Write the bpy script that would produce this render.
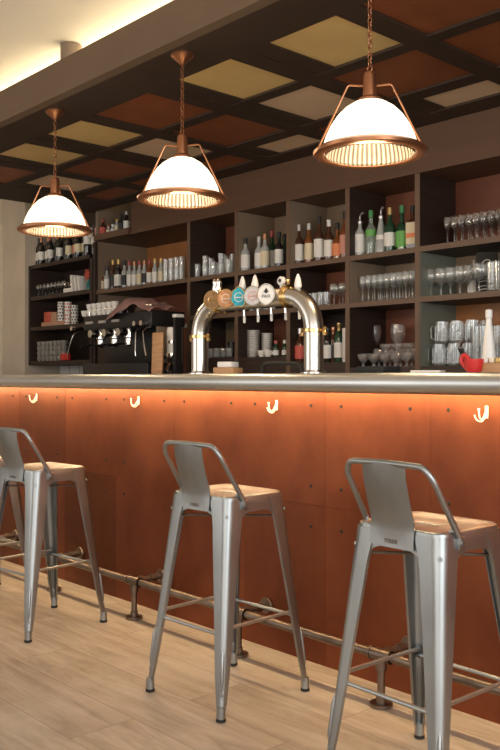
import bpy, bmesh, math, random
from mathutils import Vector, Matrix
PI = math.pi
random.seed(7)
for o in list(bpy.data.objects): bpy.data.objects.remove(o)
SC = bpy.context.scene
COL = SC.collection
# ------------------------------------------------------------------ camera
EYE = 1.13
YAW = math.atan2(795, 864)                      # angle of the view from the direction of the bar
cam = bpy.data.cameras.new('camera'); camo = bpy.data.objects.new('camera', cam); COL.objects.link(camo)
cam.sensor_width = 36; cam.sensor_fit = 'AUTO'; cam.lens = 864/750*36; cam.clip_end = 60
camo.location = (0, 0, EYE)
camo.rotation_euler = (PI/2 + math.atan(3/864), 0, PI/2 - YAW)
SC.camera = camo
# ------------------------------------------------------------------ world and light
w = bpy.data.worlds.new('world'); SC.world = w; w.use_nodes = True
w.node_tree.nodes['Background'].inputs[0].default_value = (0.93, 0.96, 1.0, 1)
w.node_tree.nodes['Background'].inputs[1].default_value = 0.8
SC.view_settings.view_transform = 'Standard'; SC.view_settings.look = 'None'
SC.view_settings.exposure = 0.25; SC.view_settings.gamma = 1; SC.view_settings.use_curve_mapping = False

def area(name, loc, size, power, color, rot, sizey=None):
    l = bpy.data.lights.new(name, 'AREA'); l.energy = power; l.color = color
    l.shape = 'RECTANGLE'; l.size = size; l.size_y = sizey or size
    o = bpy.data.objects.new(name, l); COL.objects.link(o); o.location = loc; o.rotation_euler = rot
    return o
# daylight through the street windows behind and to the right of the camera
area('window_daylight', (1.2, -2.9, 1.6), 5.0, 88, (1.0, 0.97, 0.94), (PI/2, 0, 0), 2.0)
area('window_daylight', (2.9, 0.4, 1.6), 3.0, 100, (0.93, 0.97, 1.0), (PI/2, 0, PI/2), 2.0)
area('window_daylight', (-6.0, -2.9, 1.6), 4.5, 52, (1.0, 0.95, 0.88), (PI/2, 0, 0), 2.0)
# LED strips: under the bar edge, on top of the dropped ceiling
area('under_bar_led_light', (-3.2, 2.400, 1.102), 8.6, 66, (1.0, 0.74, 0.42), (math.radians(32), 0, 0), 0.025)
area('cove_led_light', (-4.2, 2.93, 2.935), 10.0, 40, (1.0, 0.84, 0.56), (PI, 0, 0), 0.05)

# ------------------------------------------------------------------ materials
def nmat(name):
    m = bpy.data.materials.new(name); m.use_nodes = True
    nt = m.node_tree; b = nt.nodes['Principled BSDF']
    return m, nt, b
def mat(name, col, rough=0.5, metal=0.0, emit=None, es=0, noise=0, nscale=8, bump=0, spec=None, stretch=(1,1,1), rvar=0, coat=0):
    m, nt, b = nmat(name)
    b.inputs['Base Color'].default_value = (*col, 1); b.inputs['Roughness'].default_value = rough
    b.inputs['Metallic'].default_value = metal
    if spec is not None: b.inputs['Specular IOR Level'].default_value = spec
    if coat: b.inputs['Coat Weight'].default_value = coat; b.inputs['Coat Roughness'].default_value = .1
    if emit: b.inputs['Emission Color'].default_value = (*emit, 1); b.inputs['Emission Strength'].default_value = es
    if noise or bump or rvar:
        tc = nt.nodes.new('ShaderNodeTexCoord'); mp = nt.nodes.new('ShaderNodeMapping')
        mp.inputs['Scale'].default_value = stretch
        n = nt.nodes.new('ShaderNodeTexNoise'); n.inputs['Scale'].default_value = nscale; n.inputs['Detail'].default_value = 6
        nt.links.new(tc.outputs['Object'], mp.inputs[0]); nt.links.new(mp.outputs[0], n.inputs['Vector'])
        if noise:
            r = nt.nodes.new('ShaderNodeValToRGB')
            r.color_ramp.elements[0].position = .3; r.color_ramp.elements[1].position = .7
            r.color_ramp.elements[0].color = (*[c*(1-noise) for c in col], 1)
            r.color_ramp.elements[1].color = (*[min(1, c*(1+noise)) for c in col], 1)
            nt.links.new(n.outputs[0], r.inputs[0]); nt.links.new(r.outputs[0], b.inputs['Base Color'])
        if rvar:
            mr = nt.nodes.new('ShaderNodeMapRange'); mr.inputs[3].default_value = max(.02, rough-rvar); mr.inputs[4].default_value = rough+rvar
            nt.links.new(n.outputs[0], mr.inputs[0]); nt.links.new(mr.outputs[0], b.inputs['Roughness'])
        if bump:
            bp = nt.nodes.new('ShaderNodeBump'); bp.inputs['Strength'].default_value = bump; bp.inputs['Distance'].default_value = .01
            nt.links.new(n.outputs[0], bp.inputs['Height']); nt.links.new(bp.outputs[0], b.inputs['Normal'])
    return m
def thin_glass(name, tint=(1,1,1), haze=.12, rough=.05):
    m, nt, b = nmat(name)
    nt.nodes.remove(b); out = nt.nodes['Material Output']
    tr = nt.nodes.new('ShaderNodeBsdfTransparent'); tr.inputs[0].default_value = (*tint, 1)
    gl = nt.nodes.new('ShaderNodeBsdfGlossy'); gl.inputs['Roughness'].default_value = rough; gl.inputs[0].default_value = (1,1,1,1)
    df = nt.nodes.new('ShaderNodeBsdfDiffuse'); df.inputs[0].default_value = (*[.5+.5*t for t in tint], 1)
    lw = nt.nodes.new('ShaderNodeLayerWeight'); lw.inputs[0].default_value = .35
    mr = nt.nodes.new('ShaderNodeMapRange'); mr.inputs[3].default_value = .04; mr.inputs[4].default_value = .80
    nt.links.new(lw.outputs['Facing'], mr.inputs[0])
    m1 = nt.nodes.new('ShaderNodeMixShader'); m2 = nt.nodes.new('ShaderNodeMixShader')
    m2.inputs[0].default_value = haze
    nt.links.new(tr.outputs[0], m2.inputs[1]); nt.links.new(df.outputs[0], m2.inputs[2])
    nt.links.new(mr.outputs[0], m1.inputs[0]); nt.links.new(m2.outputs[0], m1.inputs[1]); nt.links.new(gl.outputs[0], m1.inputs[2])
    nt.links.new(m1.outputs[0], out.inputs[0])
    return m
M = {}
M['steel'] = mat('galvanised_steel', (.33,.345,.345), .40, 1, noise=.16, nscale=9, rvar=.09, stretch=(1,1,.35))
M['steel_dark'] = mat('dark_steel', (.21,.165,.135), .40, 1, noise=.2, nscale=14)
M['chrome'] = mat('chrome', (.80,.78,.74), .12, 1)
M['brushed'] = mat('brushed_steel', (.58,.55,.50), .27, 1, noise=.05, nscale=30, stretch=(1,1,.1))
M['zinc'] = mat('zinc', (.62,.64,.64), .38, 1, noise=.10, nscale=6, stretch=(.3,1,1))
M['black'] = mat('black_plastic', (.012,.011,.011), .35)
M['rubber'] = mat('black_rubber', (.012,.012,.012), .7)
M['dark_hole'] = mat('dark_inside', (.01,.01,.01), .9)
M['wenge'] = mat('wenge_wood', (.034,.019,.013), .55, noise=.25, nscale=5, stretch=(1,1,12))
M['wenge_h'] = mat('wenge_board', (.042,.024,.016), .5, noise=.25, nscale=5, stretch=(1,12,12))
M['edge'] = mat('board_edging', (.15,.088,.055), .5, noise=.1)
M['fascia'] = mat('fascia_brown', (.115,.058,.032), .5, noise=.12, nscale=3, stretch=(.4,2,6))
M['beam'] = mat('beam_brown', (.044,.023,.012), .6, noise=.12, nscale=4)
M['beam_face'] = mat('beam_face_taupe', (.15,.095,.055), .65, noise=.06, nscale=3)
M['ceil'] = mat('warm_white_ceiling', (.80,.72,.62), .8, noise=.02, nscale=2)
M['wall'] = mat('beige_plaster', (.60,.51,.41), .8, noise=.08, nscale=3, bump=.08)
M['wallwhite'] = mat('cream_paint', (.66,.60,.52), .8, noise=.04, nscale=2)
M['backcopper'] = mat('copper_brown_back', (.21,.075,.042), .45, .3, noise=.15, nscale=4)
M['backorange'] = mat('orange_wood_back', (.42,.17,.06), .45, .1, noise=.2, nscale=4)
M['backbeige'] = mat('taupe_back', (.24,.175,.12), .55, noise=.06, nscale=3)
M['backgreen'] = mat('grey_green_lining', (.19,.20,.16), .4, noise=.06, nscale=3)
M['tilecopper'] = mat('copper_coffer', (.33,.10,.035), .45, .35, noise=.15, nscale=5)
M['tilegold'] = mat('pale_gold_coffer', (.95,.64,.25), .32, .25, noise=.10, nscale=3)
M['tilewhite'] = mat('pale_tan_coffer', (.85,.60,.38), .4, .1, noise=.06, nscale=3)
M['lampcopper'] = mat('satin_copper', (.45,.20,.10), .32, .9, noise=.1)
M['white'] = mat('white_china', (.80,.77,.72), .3)
M['paper'] = mat('white_paper', (.82,.78,.72), .7)
M['cream'] = mat('cream_label', (.78,.70,.55), .6)
M['red'] = mat('red_plastic', (.62,.03,.025), .35)
M['redcard'] = mat('red_card', (.55,.10,.06), .6)
M['tan'] = mat('tan_card', (.50,.28,.18), .6)
M['oak'] = mat('light_wood', (.52,.28,.13), .5, noise=.2, nscale=6, stretch=(1,1,8))
M['pink'] = mat('dusty_pink_cloth', (.30,.16,.14), .9, noise=.1, nscale=30)
M['teal'] = mat('turquoise_enamel', (.03,.42,.52), .3, noise=.3, nscale=60)
M['orange'] = mat('orange_copper_enamel', (.62,.28,.12), .3, noise=.25, nscale=60)
M['bronze'] = mat('bronze_enamel', (.34,.20,.09), .3, .5, noise=.3, nscale=60)
M['silverbadge'] = mat('silver_badge_face', (.62,.58,.56), .3, .5, noise=.15, nscale=60)
M['brass'] = mat('brass', (.72,.48,.20), .2, 1)
M['ink'] = mat('black_ink', (.02,.02,.02), .6)
M['slate'] = mat('chalkboard', (.03,.028,.026), .7)
M['glass'] = thin_glass('clear_glass', (.95,.96,.95), .07)
M['glassdim'] = thin_glass('smoky_glass', (.92,.90,.88), .02)
M['glassbright'] = thin_glass('reflection_hazed_glass', (.96,.94,.93), .11)  # clear glass, extra white mixed into its colour to imitate bright reflections
M['glassgreen'] = thin_glass('pale_green_glass', (.78,.92,.80), .16)
M['ledstrip'] = mat('led_strip', (1,.8,.5), .5, emit=(1,.62,.28), es=12)
M['coveled'] = mat('cove_led_strip', (1,.8,.5), .5, emit=(1,.86,.5), es=14)
for n, c in dict(gdark=(.018,.016,.014), gamber=(.20,.065,.018), gbrown=(.075,.030,.016), ggreen=(.02,.06,.03), gteal=(.02,.20,.20), gred=(.25,.02,.02), gclear=(.42,.43,.41)).items():
    M[n] = mat('bottle_'+n, c, .08, 0, spec=.8)
for n, c in dict(gold=(.62,.42,.16), silver=(.6,.58,.56), capblack=(.02,.02,.02), capgreen=(.07,.27,.09), capred=(.35,.06,.05), capcopper=(.50,.24,.13), capwhite=(.75,.72,.68)).items():
    M[n] = mat('cap_'+n, c, .3, .6 if n in ('gold','silver','capcopper') else 0)
for n, c in dict(lwhite=(.78,.75,.70), lcream=(.72,.62,.42), lorange=(.75,.25,.10), lgreen=(.14,.40,.09), lred=(.60,.10,.07), lblack=(.03,.03,.03), lteal=(.12,.45,.45), lpink=(.70,.32,.24)).items():
    M[n] = mat('label_'+n, c, .6)

def copper_panel_mat():
    m, nt, b = nmat('aged_copper_sheet')
    L = nt.links.new
    tc = nt.nodes.new('ShaderNodeTexCoord')
    info = nt.nodes.new('ShaderNodeObjectInfo')
    n = nt.nodes.new('ShaderNodeTexNoise'); n.inputs['Scale'].default_value = 2.6; n.inputs['Detail'].default_value = 7; n.inputs['Roughness'].default_value = .62
    mp = nt.nodes.new('ShaderNodeMapping'); mp.inputs['Scale'].default_value = (1.2,1,.9)
    L(tc.outputs['Object'], mp.inputs[0]); L(mp.outputs[0], n.inputs['Vector'])
    r = nt.nodes.new('ShaderNodeValToRGB')
    r.color_ramp.elements[0].position = .28; r.color_ramp.elements[1].position = .75
    r.color_ramp.elements[0].color = (.125,.032,.013,1); r.color_ramp.elements[1].color = (.235,.068,.026,1)
    L(n.outputs[0], r.inputs[0])
    hs = nt.nodes.new('ShaderNodeHueSaturation')
    mr = nt.nodes.new('ShaderNodeMapRange'); mr.inputs[3].default_value = .80; mr.inputs[4].default_value = 1.18
    L(info.outputs['Random'], mr.inputs[0]); L(mr.outputs[0], hs.inputs['Value']); L(r.outputs[0], hs.inputs['Color'])
    L(hs.outputs[0], b.inputs['Base Color'])
    b.inputs['Metallic'].default_value = .75
    mr2 = nt.nodes.new('ShaderNodeMapRange'); mr2.inputs[3].default_value = .34; mr2.inputs[4].default_value = .56
    L(n.outputs[0], mr2.inputs[0]); L(mr2.outputs[0], b.inputs['Roughness'])
    bp = nt.nodes.new('ShaderNodeBump'); bp.inputs['Strength'].default_value = .12; bp.inputs['Distance'].default_value = .02
    L(n.outputs[0], bp.inputs['Height']); L(bp.outputs[0], b.inputs['Normal'])
    return m
M['copper'] = copper_panel_mat()

def floor_mat():
    m, nt, b = nmat('oak_plank_floor')
    L = nt.links.new
    tc = nt.nodes.new('ShaderNodeTexCoord')
    br = nt.nodes.new('ShaderNodeTexBrick'); br.offset = .37; br.inputs['Scale'].default_value = 1
    br.inputs['Brick Width'].default_value = 1.28; br.inputs['Row Height'].default_value = .24
    br.inputs['Mortar Size'].default_value = .0012; br.inputs['Mortar Smooth'].default_value = .2
    br.inputs['Color1'].default_value = (0,0,0,1); br.inputs['Color2'].default_value = (1,1,1,1); br.inputs['Mortar'].default_value = (.3,.3,.3,1)
    mp0 = nt.nodes.new('ShaderNodeMapping'); mp0.inputs['Location'].default_value = (.62,.02,0)
    L(tc.outputs['Object'], mp0.inputs[0]); L(mp0.outputs[0], br.inputs['Vector'])
    mp = nt.nodes.new('ShaderNodeMapping'); mp.inputs['Scale'].default_value = (1.1,9,1)
    L(tc.outputs['Object'], mp.inputs[0])
    ad = nt.nodes.new('ShaderNodeVectorMath'); ad.operation = 'MULTIPLY_ADD'; ad.inputs[1].default_value = (7,3,0)
    L(br.outputs['Color'], ad.inputs[0]); L(mp.outputs[0], ad.inputs[2])
    n = nt.nodes.new('ShaderNodeTexNoise'); n.inputs['Scale'].default_value = 1.7; n.inputs['Detail'].default_value = 9; n.inputs['Roughness'].default_value = .68; n.inputs['Distortion'].default_value = .8
    L(ad.outputs[0], n.inputs['Vector'])
    r = nt.nodes.new('ShaderNodeValToRGB')
    r.color_ramp.elements[0].position = .25; r.color_ramp.elements[1].position = .78
    r.color_ramp.elements[0].color = (.27,.205,.15,1); r.color_ramp.elements[1].color = (.60,.53,.45,1)
    e = r.color_ramp.elements.new(.5); e.color = (.44,.36,.275,1)
    L(n.outputs[0], r.inputs[0])
    mx = nt.nodes.new('ShaderNodeMix'); mx.data_type = 'RGBA'; mx.blend_type = 'MULTIPLY'; mx.inputs[0].default_value = 1
    rr = nt.nodes.new('ShaderNodeValToRGB')
    rr.color_ramp.elements[0].color = (.84,.82,.80,1); rr.color_ramp.elements[1].color = (1.0,1.0,1.0,1)
    L(br.outputs['Color'], rr.inputs[0]); L(r.outputs[0], mx.inputs[6]); L(rr.outputs[0], mx.inputs[7])
    mm = nt.nodes.new('ShaderNodeMix'); mm.data_type = 'RGBA'; mm.inputs[7].default_value = (.20,.145,.10,1)
    n2 = nt.nodes.new('ShaderNodeTexNoise'); n2.inputs['Scale'].default_value = 1.6; n2.inputs['Detail'].default_value = 8; n2.inputs['Roughness'].default_value = .7
    L(tc.outputs['Object'], n2.inputs['Vector'])
    wr = nt.nodes.new('ShaderNodeValToRGB'); wr.color_ramp.elements[0].position = .48; wr.color_ramp.elements[1].position = .72
    wr.color_ramp.elements[0].color = (0,0,0,1); wr.color_ramp.elements[1].color = (.6,.6,.6,1)
    L(n2.outputs[0], wr.inputs[0])
    wm = nt.nodes.new('ShaderNodeMix'); wm.data_type = 'RGBA'; wm.inputs[7].default_value = (.58,.52,.44,1)
    L(wr.outputs[0], wm.inputs[0]); L(mx.outputs[2], wm.inputs[6]); mx = wm
    L(br.outputs['Fac'], mm.inputs[0]); L(mx.outputs[2], mm.inputs[6]); L(mm.outputs[2], b.inputs['Base Color'])
    b.inputs['Roughness'].default_value = .5
    bp = nt.nodes.new('ShaderNodeBump'); bp.inputs['Strength'].default_value = .10; bp.inputs['Distance'].default_value = .004
    L(n.outputs[0], bp.inputs['Height']); L(bp.outputs[0], b.inputs['Normal'])
    return m
M['floor'] = floor_mat()

def ribbed_mat():
    m, nt, b = nmat('ribbed_reflector_glass')
    L = nt.links.new
    tc = nt.nodes.new('ShaderNodeTexCoord'); sp = nt.nodes.new('ShaderNodeSeparateXYZ'); L(tc.outputs['Object'], sp.inputs[0])
    at = nt.nodes.new('ShaderNodeMath'); at.operation = 'ARCTAN2'; L(sp.outputs[1], at.inputs[0]); L(sp.outputs[0], at.inputs[1])
    mu = nt.nodes.new('ShaderNodeMath'); mu.operation = 'MULTIPLY'; mu.inputs[1].default_value = 56; L(at.outputs[0], mu.inputs[0])
    si = nt.nodes.new('ShaderNodeMath'); si.operation = 'SINE'; L(mu.outputs[0], si.inputs[0])
    mr = nt.nodes.new('ShaderNodeMapRange'); mr.inputs[1].default_value = -1; L(si.outputs[0], mr.inputs[0])
    r = nt.nodes.new('ShaderNodeValToRGB'); r.color_ramp.elements[0].color = (.07,.06,.05,1); r.color_ramp.elements[1].color = (.34,.30,.25,1)
    L(mr.outputs[0], r.inputs[0]); L(r.outputs[0], b.inputs['Base Color'])
    b.inputs['Roughness'].default_value = .25; b.inputs['Metallic'].default_value = .3
    bp = nt.nodes.new('ShaderNodeBump'); bp.inputs['Strength'].default_value = .5; bp.inputs['Distance'].default_value = .004
    L(mr.outputs[0], bp.inputs['Height']); L(bp.outputs[0], b.inputs['Normal'])
    return m
M['ribbed'] = ribbed_mat()
M['dome'] = mat('glowing_opal_glass', (.95,.90,.80), .3, emit=(1.0,.85,.60), es=1.75)
M['bulb'] = mat('lit_bulb', (1,1,1), .3, emit=(1.0,.85,.62), es=5)

# ------------------------------------------------------------------ mesh helpers
def newbm(): return bmesh.new()
def box(bm, x0, x1, y0, y1, z0, z1, bev=0):
    r = bmesh.ops.create_cube(bm, size=1, matrix=Matrix.Translation(((x0+x1)/2,(y0+y1)/2,(z0+z1)/2)) @ Matrix.Diagonal((abs(x1-x0),abs(y1-y0),abs(z1-z0),1)))
    if bev:
        es = list({e for v in r['verts'] for e in v.link_edges})
        bmesh.ops.bevel(bm, geom=es, offset=bev, segments=2, affect='EDGES', profile=.5)
    return bm
def lathe(bm, prof, n=20, c=(0,0,0), axis='z'):
    rings = []
    for r, z in prof:
        ring = []
        if r < 1e-5:
            p = (0,0,z)
            ring = [p]
        else:
            ring = [(r*math.cos(2*PI*i/n), r*math.sin(2*PI*i/n), z) for i in range(n)]
        vs = []
        for p in ring:
            if axis == 'y': p = (p[0], p[2], p[1])
            elif axis == 'x': p = (p[2], p[0], p[1])
            vs.append(bm.verts.new((p[0]+c[0], p[1]+c[1], p[2]+c[2])))
        rings.append(vs)
    for a, b in zip(rings, rings[1:]):
        if len(a) == 1 and len(b) == 1: continue
        for i in range(n):
            j = (i+1) % n
            if len(a) == 1: f = (a[0], b[i], b[j])
            elif len(b) == 1: f = (a[i], b[0], a[j])
            else: f = (a[i], b[i], b[j], a[j])
            try: bm.faces.new(f)
            except ValueError: pass
    return bm
def tube(bm, pts, r, n=10, cap=True, closed=False):
    pts = [Vector(p) for p in pts]; N = len(pts)
    rs = r if isinstance(r, (list, tuple)) else [r]*N
    up = None; rings = []
    for i, p in enumerate(pts):
        if closed: d = (pts[(i+1) % N]-pts[i-1]).normalized()
        elif i == 0: d = (pts[1]-p).normalized()
        elif i == N-1: d = (p-pts[-2]).normalized()
        else: d = ((pts[i+1]-p).normalized()+(p-pts[i-1]).normalized()).normalized()
        if up is None:
            up = Vector((0,0,1)) if abs(d.z) < .9 else Vector((1,0,0))
        s = d.cross(up).normalized(); up = s.cross(d).normalized()
        rings.append([bm.verts.new(p+rs[i]*(math.cos(2*PI*k/n)*s+math.sin(2*PI*k/n)*up)) for k in range(n)])
    prs = list(zip(rings, rings[1:]))
    if closed: prs.append((rings[-1], rings[0]))
    for a, b in prs:
        for k in range(n):
            bm.faces.new((a[k], a[(k+1) % n], b[(k+1) % n], b[k]))
    if cap and not closed:
        bm.faces.new(rings[0][::-1]); bm.faces.new(rings[-1])
    return bm
def fillet(pts, rad, seg=6):
    pts = [Vector(p) for p in pts]; out = [pts[0]]
    for a, b, c in zip(pts, pts[1:], pts[2:]):
        u = (a-b); v = (c-b); ru = min(rad, u.length*.49, v.length*.49)
        p0 = b+u.normalized()*ru; p1 = b+v.normalized()*ru
        for i in range(seg+1):
            t = i/seg; out.append((1-t)**2*p0+2*t*(1-t)*b+t*t*p1)
    out.append(pts[-1]); return out
def loft(bm, rings, closed_ring=True, cap0=False, cap1=False):
    vs = [[bm.verts.new(p) for p in r] for r in rings]
    n = len(vs[0])
    for a, b in zip(vs, vs[1:]):
        for i in range(n if closed_ring else n-1):
            j = (i+1) % n
            bm.faces.new((a[i], a[j], b[j], b[i]))
    if cap0: bm.faces.new(vs[0][::-1])
    if cap1: bm.faces.new(vs[-1])
    return bm
def rrect(hx, hy, r, z, n=6, cx=0, cy=0):
    pts = []
    for (sx, sy, a0) in ((1,1,0),(-1,1,PI/2),(-1,-1,PI),(1,-1,1.5*PI)):
        for i in range(n+1):
            a = a0+PI/2*i/n
            pts.append((cx+sx*(hx-r)+r*math.cos(a), cy+sy*(hy-r)+r*math.sin(a), z))
    return pts
def mesh_of(name, bm, m, smooth=35):
    bmesh.ops.recalc_face_normals(bm, faces=bm.faces)
    me = bpy.data.meshes.new(name); bm.to_mesh(me); bm.free()
    ms = m if isinstance(m, (list, tuple)) else [m]
    for x in ms: me.materials.append(M[x])
    if smooth:
        for p in me.polygons: p.use_smooth = True
        try: me.set_sharp_from_angle(angle=math.radians(smooth))
        except Exception: pass
    return me
def link(name, me, parent=None, loc=None, label=None):
    o = bpy.data.objects.new(name, me); COL.objects.link(o)
    if parent is not None: o.parent = parent
    if loc: o.location = loc
    if label: o['label'] = label
    return o
def part(name, bm, m, parent=None, label=None, smooth=35):
    return link(name, mesh_of(name, bm, m, smooth), parent, None, label)
def tag(o, label, cat, group=None):
    o['label'] = label; o['category'] = cat
    if group: o['group'] = group
    return o
def thing(name, label, cat, loc=(0,0,0), rz=0, group=None):
    o = bpy.data.objects.new(name, None); o.empty_display_size = .05; COL.objects.link(o)
    o.location = loc; o.rotation_euler = (0,0,rz)
    return tag(o, label, cat, group)
def struct(name, bm, m, smooth=0):
    o = part(name, bm, m, smooth=smooth); o['kind'] = 'structure'; return o
def copy_tree(o, parent=None):
    c = o.copy(); COL.objects.link(c)
    if parent is not None: c.parent = parent
    for ch in list(o.children): copy_tree(ch, c)
    return c
def set_at(o, loc, rz=0, label=None, group=None):
    o.location = loc; o.rotation_euler = (0,0,rz)
    if label: o['label'] = label
    if group: o['group'] = group
    return o
def B(*a, **k): return box(newbm(), *a, **k)
def XB(px, y):                                    # where the photograph's column px meets the vertical plane y metres beyond the camera
    u = (px-250)/864
    return (-math.cos(YAW)+u*math.sin(YAW))/(math.sin(YAW)+u*math.cos(YAW))*y

# ------------------------------------------------------------------ room shell
XL, XR, YR, YB = -10.0, 3.0, -3.0, 5.2
CZ, UZ = 2.72, 3.13
struct('floor', B(XL,XR,YR,YB,-.06,0), 'floor')
struct('wall_back', B(XL,XR,5.16,5.26,0,UZ), 'wallwhite')
struct('wall_left', B(XL-.1,XL,YR,YB,0,UZ), 'wall')
def wall_with_windows(name, x0, x1, wins, y, mt):
    bm = newbm(); cur = x0
    for a, b in wins:
        box(bm, cur, a, y-.1, y, 0, UZ); box(bm, a, b, y-.1, y, 0, .55); box(bm, a, b, y-.1, y, 2.65, UZ); cur = b
    box(bm, cur, x1, y-.1, y, 0, UZ)
    return struct(name, bm, mt)
wall_with_windows('wall_rear', XL, XR, [(-8.4,-3.7),(-1.3,2.6)], YR, 'wallwhite')
bm = newbm(); box(bm, XR, XR+.1, YR, -1.2, 0, UZ); box(bm, XR, XR+.1, 2.0, YB, 0, UZ); box(bm, XR, XR+.1, -1.2, 2.0, 0, .55); box(bm, XR, XR+.1, -1.2, 2.0, 2.65, UZ)
struct('wall_right', bm, 'wallwhite')
for i, (x0, x1) in enumerate([(-8.4,-3.7),(-1.3,2.6)]):
    bm = newbm(); y = YR-.05
    for x in (x0, (x0*2+x1)/3, (x0+x1*2)/3, x1): box(bm, x-.035, x+.035, y-.03, y+.03, .55, 2.65)
    for z in (.57, 1.95, 2.63): box(bm, x0, x1, y-.03, y+.03, z-.03, z+.03)
    struct('window_%d' % (i+1), bm, 'beam')
bm = newbm(); x = XR+.05
for y in (-1.2, .4, 2.0): box(bm, x-.03, x+.03, y-.035, y+.035, .55, 2.65)
for z in (.57, 1.95, 2.63): box(bm, x-.03, x+.03, -1.2, 2.0, z-.03, z+.03)
struct('window_3', bm, 'beam')
# high plaster ceiling over the whole room, the coffered ceiling hangs below it
struct('ceiling', B(XL,XR,YR,YB,UZ,UZ+.08), 'ceil')
# plaster pier that ends the main run of shelves, and wall left of the shelves
struct('wall_pier', B(-7.10,-7.06,4.52,5.16,1.02,UZ), 'backbeige')
struct('wall_end', B(-8.86,-8.345,4.44,5.16,0,UZ), 'wall')
bm = newbm(); box(bm, -8.885, -8.86, 4.42, 4.60, 0, UZ)
struct('trim_1', bm, 'cream')

# ------------------------------------------------------------------ coffered ceiling
X0C, X1C, Y0C, Y1C = -7.12, 1.6, 2.49, 4.50
cells = []
LIGHT = {(0,0):'tilegold',(1,0):'tilegold',(3,0):'tilegold',(4,0):'tilegold',(1,1):'tilewhite',(3,1):'tilewhite',(5,1):'tilewhite',(0,2):'tilewhite',(2,2):'tilewhite'}
rows = [(2.84,3.33),(3.42,3.93),(4.05,4.31)]
bm = newbm()
box(bm, X0C, X1C, 2.49+.06, Y1C, CZ+.035, CZ+.06)                      # board behind the coffers
xe = [X0C]
opens = []
for k in range(-6, 7):
    xr = -2.53-.70*k
    opens.append((xr-.57, xr))
opens.sort()
cols = [(a,b) for a,b in opens if a > X0C and b < X1C]
ys = [(Y0C+.06,2.84),(3.33,3.42),(3.93,4.05),(4.31,Y1C)]
for a, b in ys: box(bm, X0C, X1C, a, b, CZ, CZ+.035)
cur = X0C
for a, b in cols+[(X1C, X1C)]:
    for r0, r1 in rows: box(bm, cur, a, r0, r1, CZ, CZ+.035)
    cur = b
cc = part('ceiling', bm, 'beam', smooth=0); cc['kind'] = 'structure'
for a, b in cols:
    k = round((-2.53-b)/.70)
    for ri, (r0, r1) in enumerate(rows):
        m = LIGHT.get((k, ri), 'tilecopper')
        aa = a+.13 if m != 'tilecopper' else a+.004
        if m != 'tilecopper': part('coffer_border', B(a+.002, aa, r0+.002, r1-.002, CZ+.004, CZ+.034), 'beam', cc, smooth=0)
        part('coffer_panel', B(aa, b-.004, r0+.004, r1-.004, CZ+.012, CZ+.034), m, cc, label={'tilegold':'pale gold coffer panel','tilewhite':'pale tan coffer panel'}.get(m), smooth=0)
# fascia towards the room, and its end at the left
o = struct('trim_2', B(X0C-.02, X1C, Y0C, Y0C+.06, CZ, 2.912), 'beam_face')
o = struct('trim_3', B(X0C-.02, X0C, Y0C+.06, 5.16, CZ, 2.912), 'beam')
# wide bulkhead above the shelves
bm = newbm(); box(bm, -6.48, 1.6, 4.50, 5.16, 2.43, CZ+.04)
box(bm, -6.48, 1.6, 4.49, 4.50, 2.43, 2.46)
struct('trim_4', bm, 'fascia')
part('cove_led_strip', B(X0C+.1, X1C-.1, 2.90, 2.93, CZ+.06, CZ+.075), 'coveled', cc, label='warm glowing light strip')
# round pipe between coffered ceiling and upper ceiling
bm = newbm(); lathe(bm, [(.065,CZ+.06),(.065,UZ-.005),(.0,UZ-.005)], 28, (XB(71,2.72),2.72,0))
tag(part('duct_pipe', bm, 'backbeige'), 'short grey pipe rising to the upper ceiling in the cove glow', 'pipe')

# ------------------------------------------------------------------ bar counter
BX0, BX1 = -9.4, 1.4
bar = thing('bar_counter', 'long bar with riveted copper front and rounded zinc edge', 'bar counter', (0,0,0))
part('worktop', B(BX0,BX1,2.35,2.98,1.108,1.148), 'zinc', bar, smooth=0)
bm = newbm(); ring0 = []; 
prof = [(2.37,1.148)]+[(2.345-.036*math.sin(a), 1.112+.036*math.cos(a)) for a in [PI*i/14 for i in range(15)]]+[(2.37,1.076)]
loft(bm, [[(x,y,z) for y,z in prof] for x in (BX0,BX1)], True, True, True)
part('rounded_edge', bm, 'zinc', bar, smooth=50)
part('carcass', B(BX0,BX1,2.52,2.96,.0,1.107), 'wenge', bar, smooth=0)
part('led_strip', B(BX0+.1,BX1-.1,2.387,2.413,1.1035,1.1078), 'ledstrip', bar, label='warm glowing light strip')
RIV = mesh_of('rivet', lathe(newbm(), [(.0,-.004),(.005,-.003),(.007,0)], 10, (0,0,0), 'y'), 'dark_hole')
seams = [BX0,-8.9,-8.4,-7.9,-7.4,-6.85,-6.33,-5.82,-5.30,-4.79,-4.256,-3.749,-3.26,-2.766,-2.294,-1.798,-1.30,-.8,-.3,.2,.7,BX1]
rivx = [-4.867,-4.704,-4.343,-4.181,-3.842,-3.677,-3.339,-3.184,-2.851,-2.696,-2.369,-2.21,-1.884,-1.723]
rivx += [-5.2,-5.38,-5.72,-5.9,-6.23,-6.42,-1.39,-1.2,-.9,-.7,-.4,-.2]
for a, b in zip(seams, seams[1:]):
    for z0, z1 in ((.0,.626),(.6265,1.106)):
        d = random.uniform(0,.0025)
        p = part('copper_panel', B(a+.0003,b-.0003,2.512-d,2.519,z0,z1), 'copper', bar, smooth=0)
        zs = (1.02, .70) if z0 > .3 else (.54,)
        for z in zs:
            for x in rivx:
                if a < x < b and (z > 1 or rivx.index(x) % 3 != 0): link('rivet', RIV, p, (x,2.5115-d,z))
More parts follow.
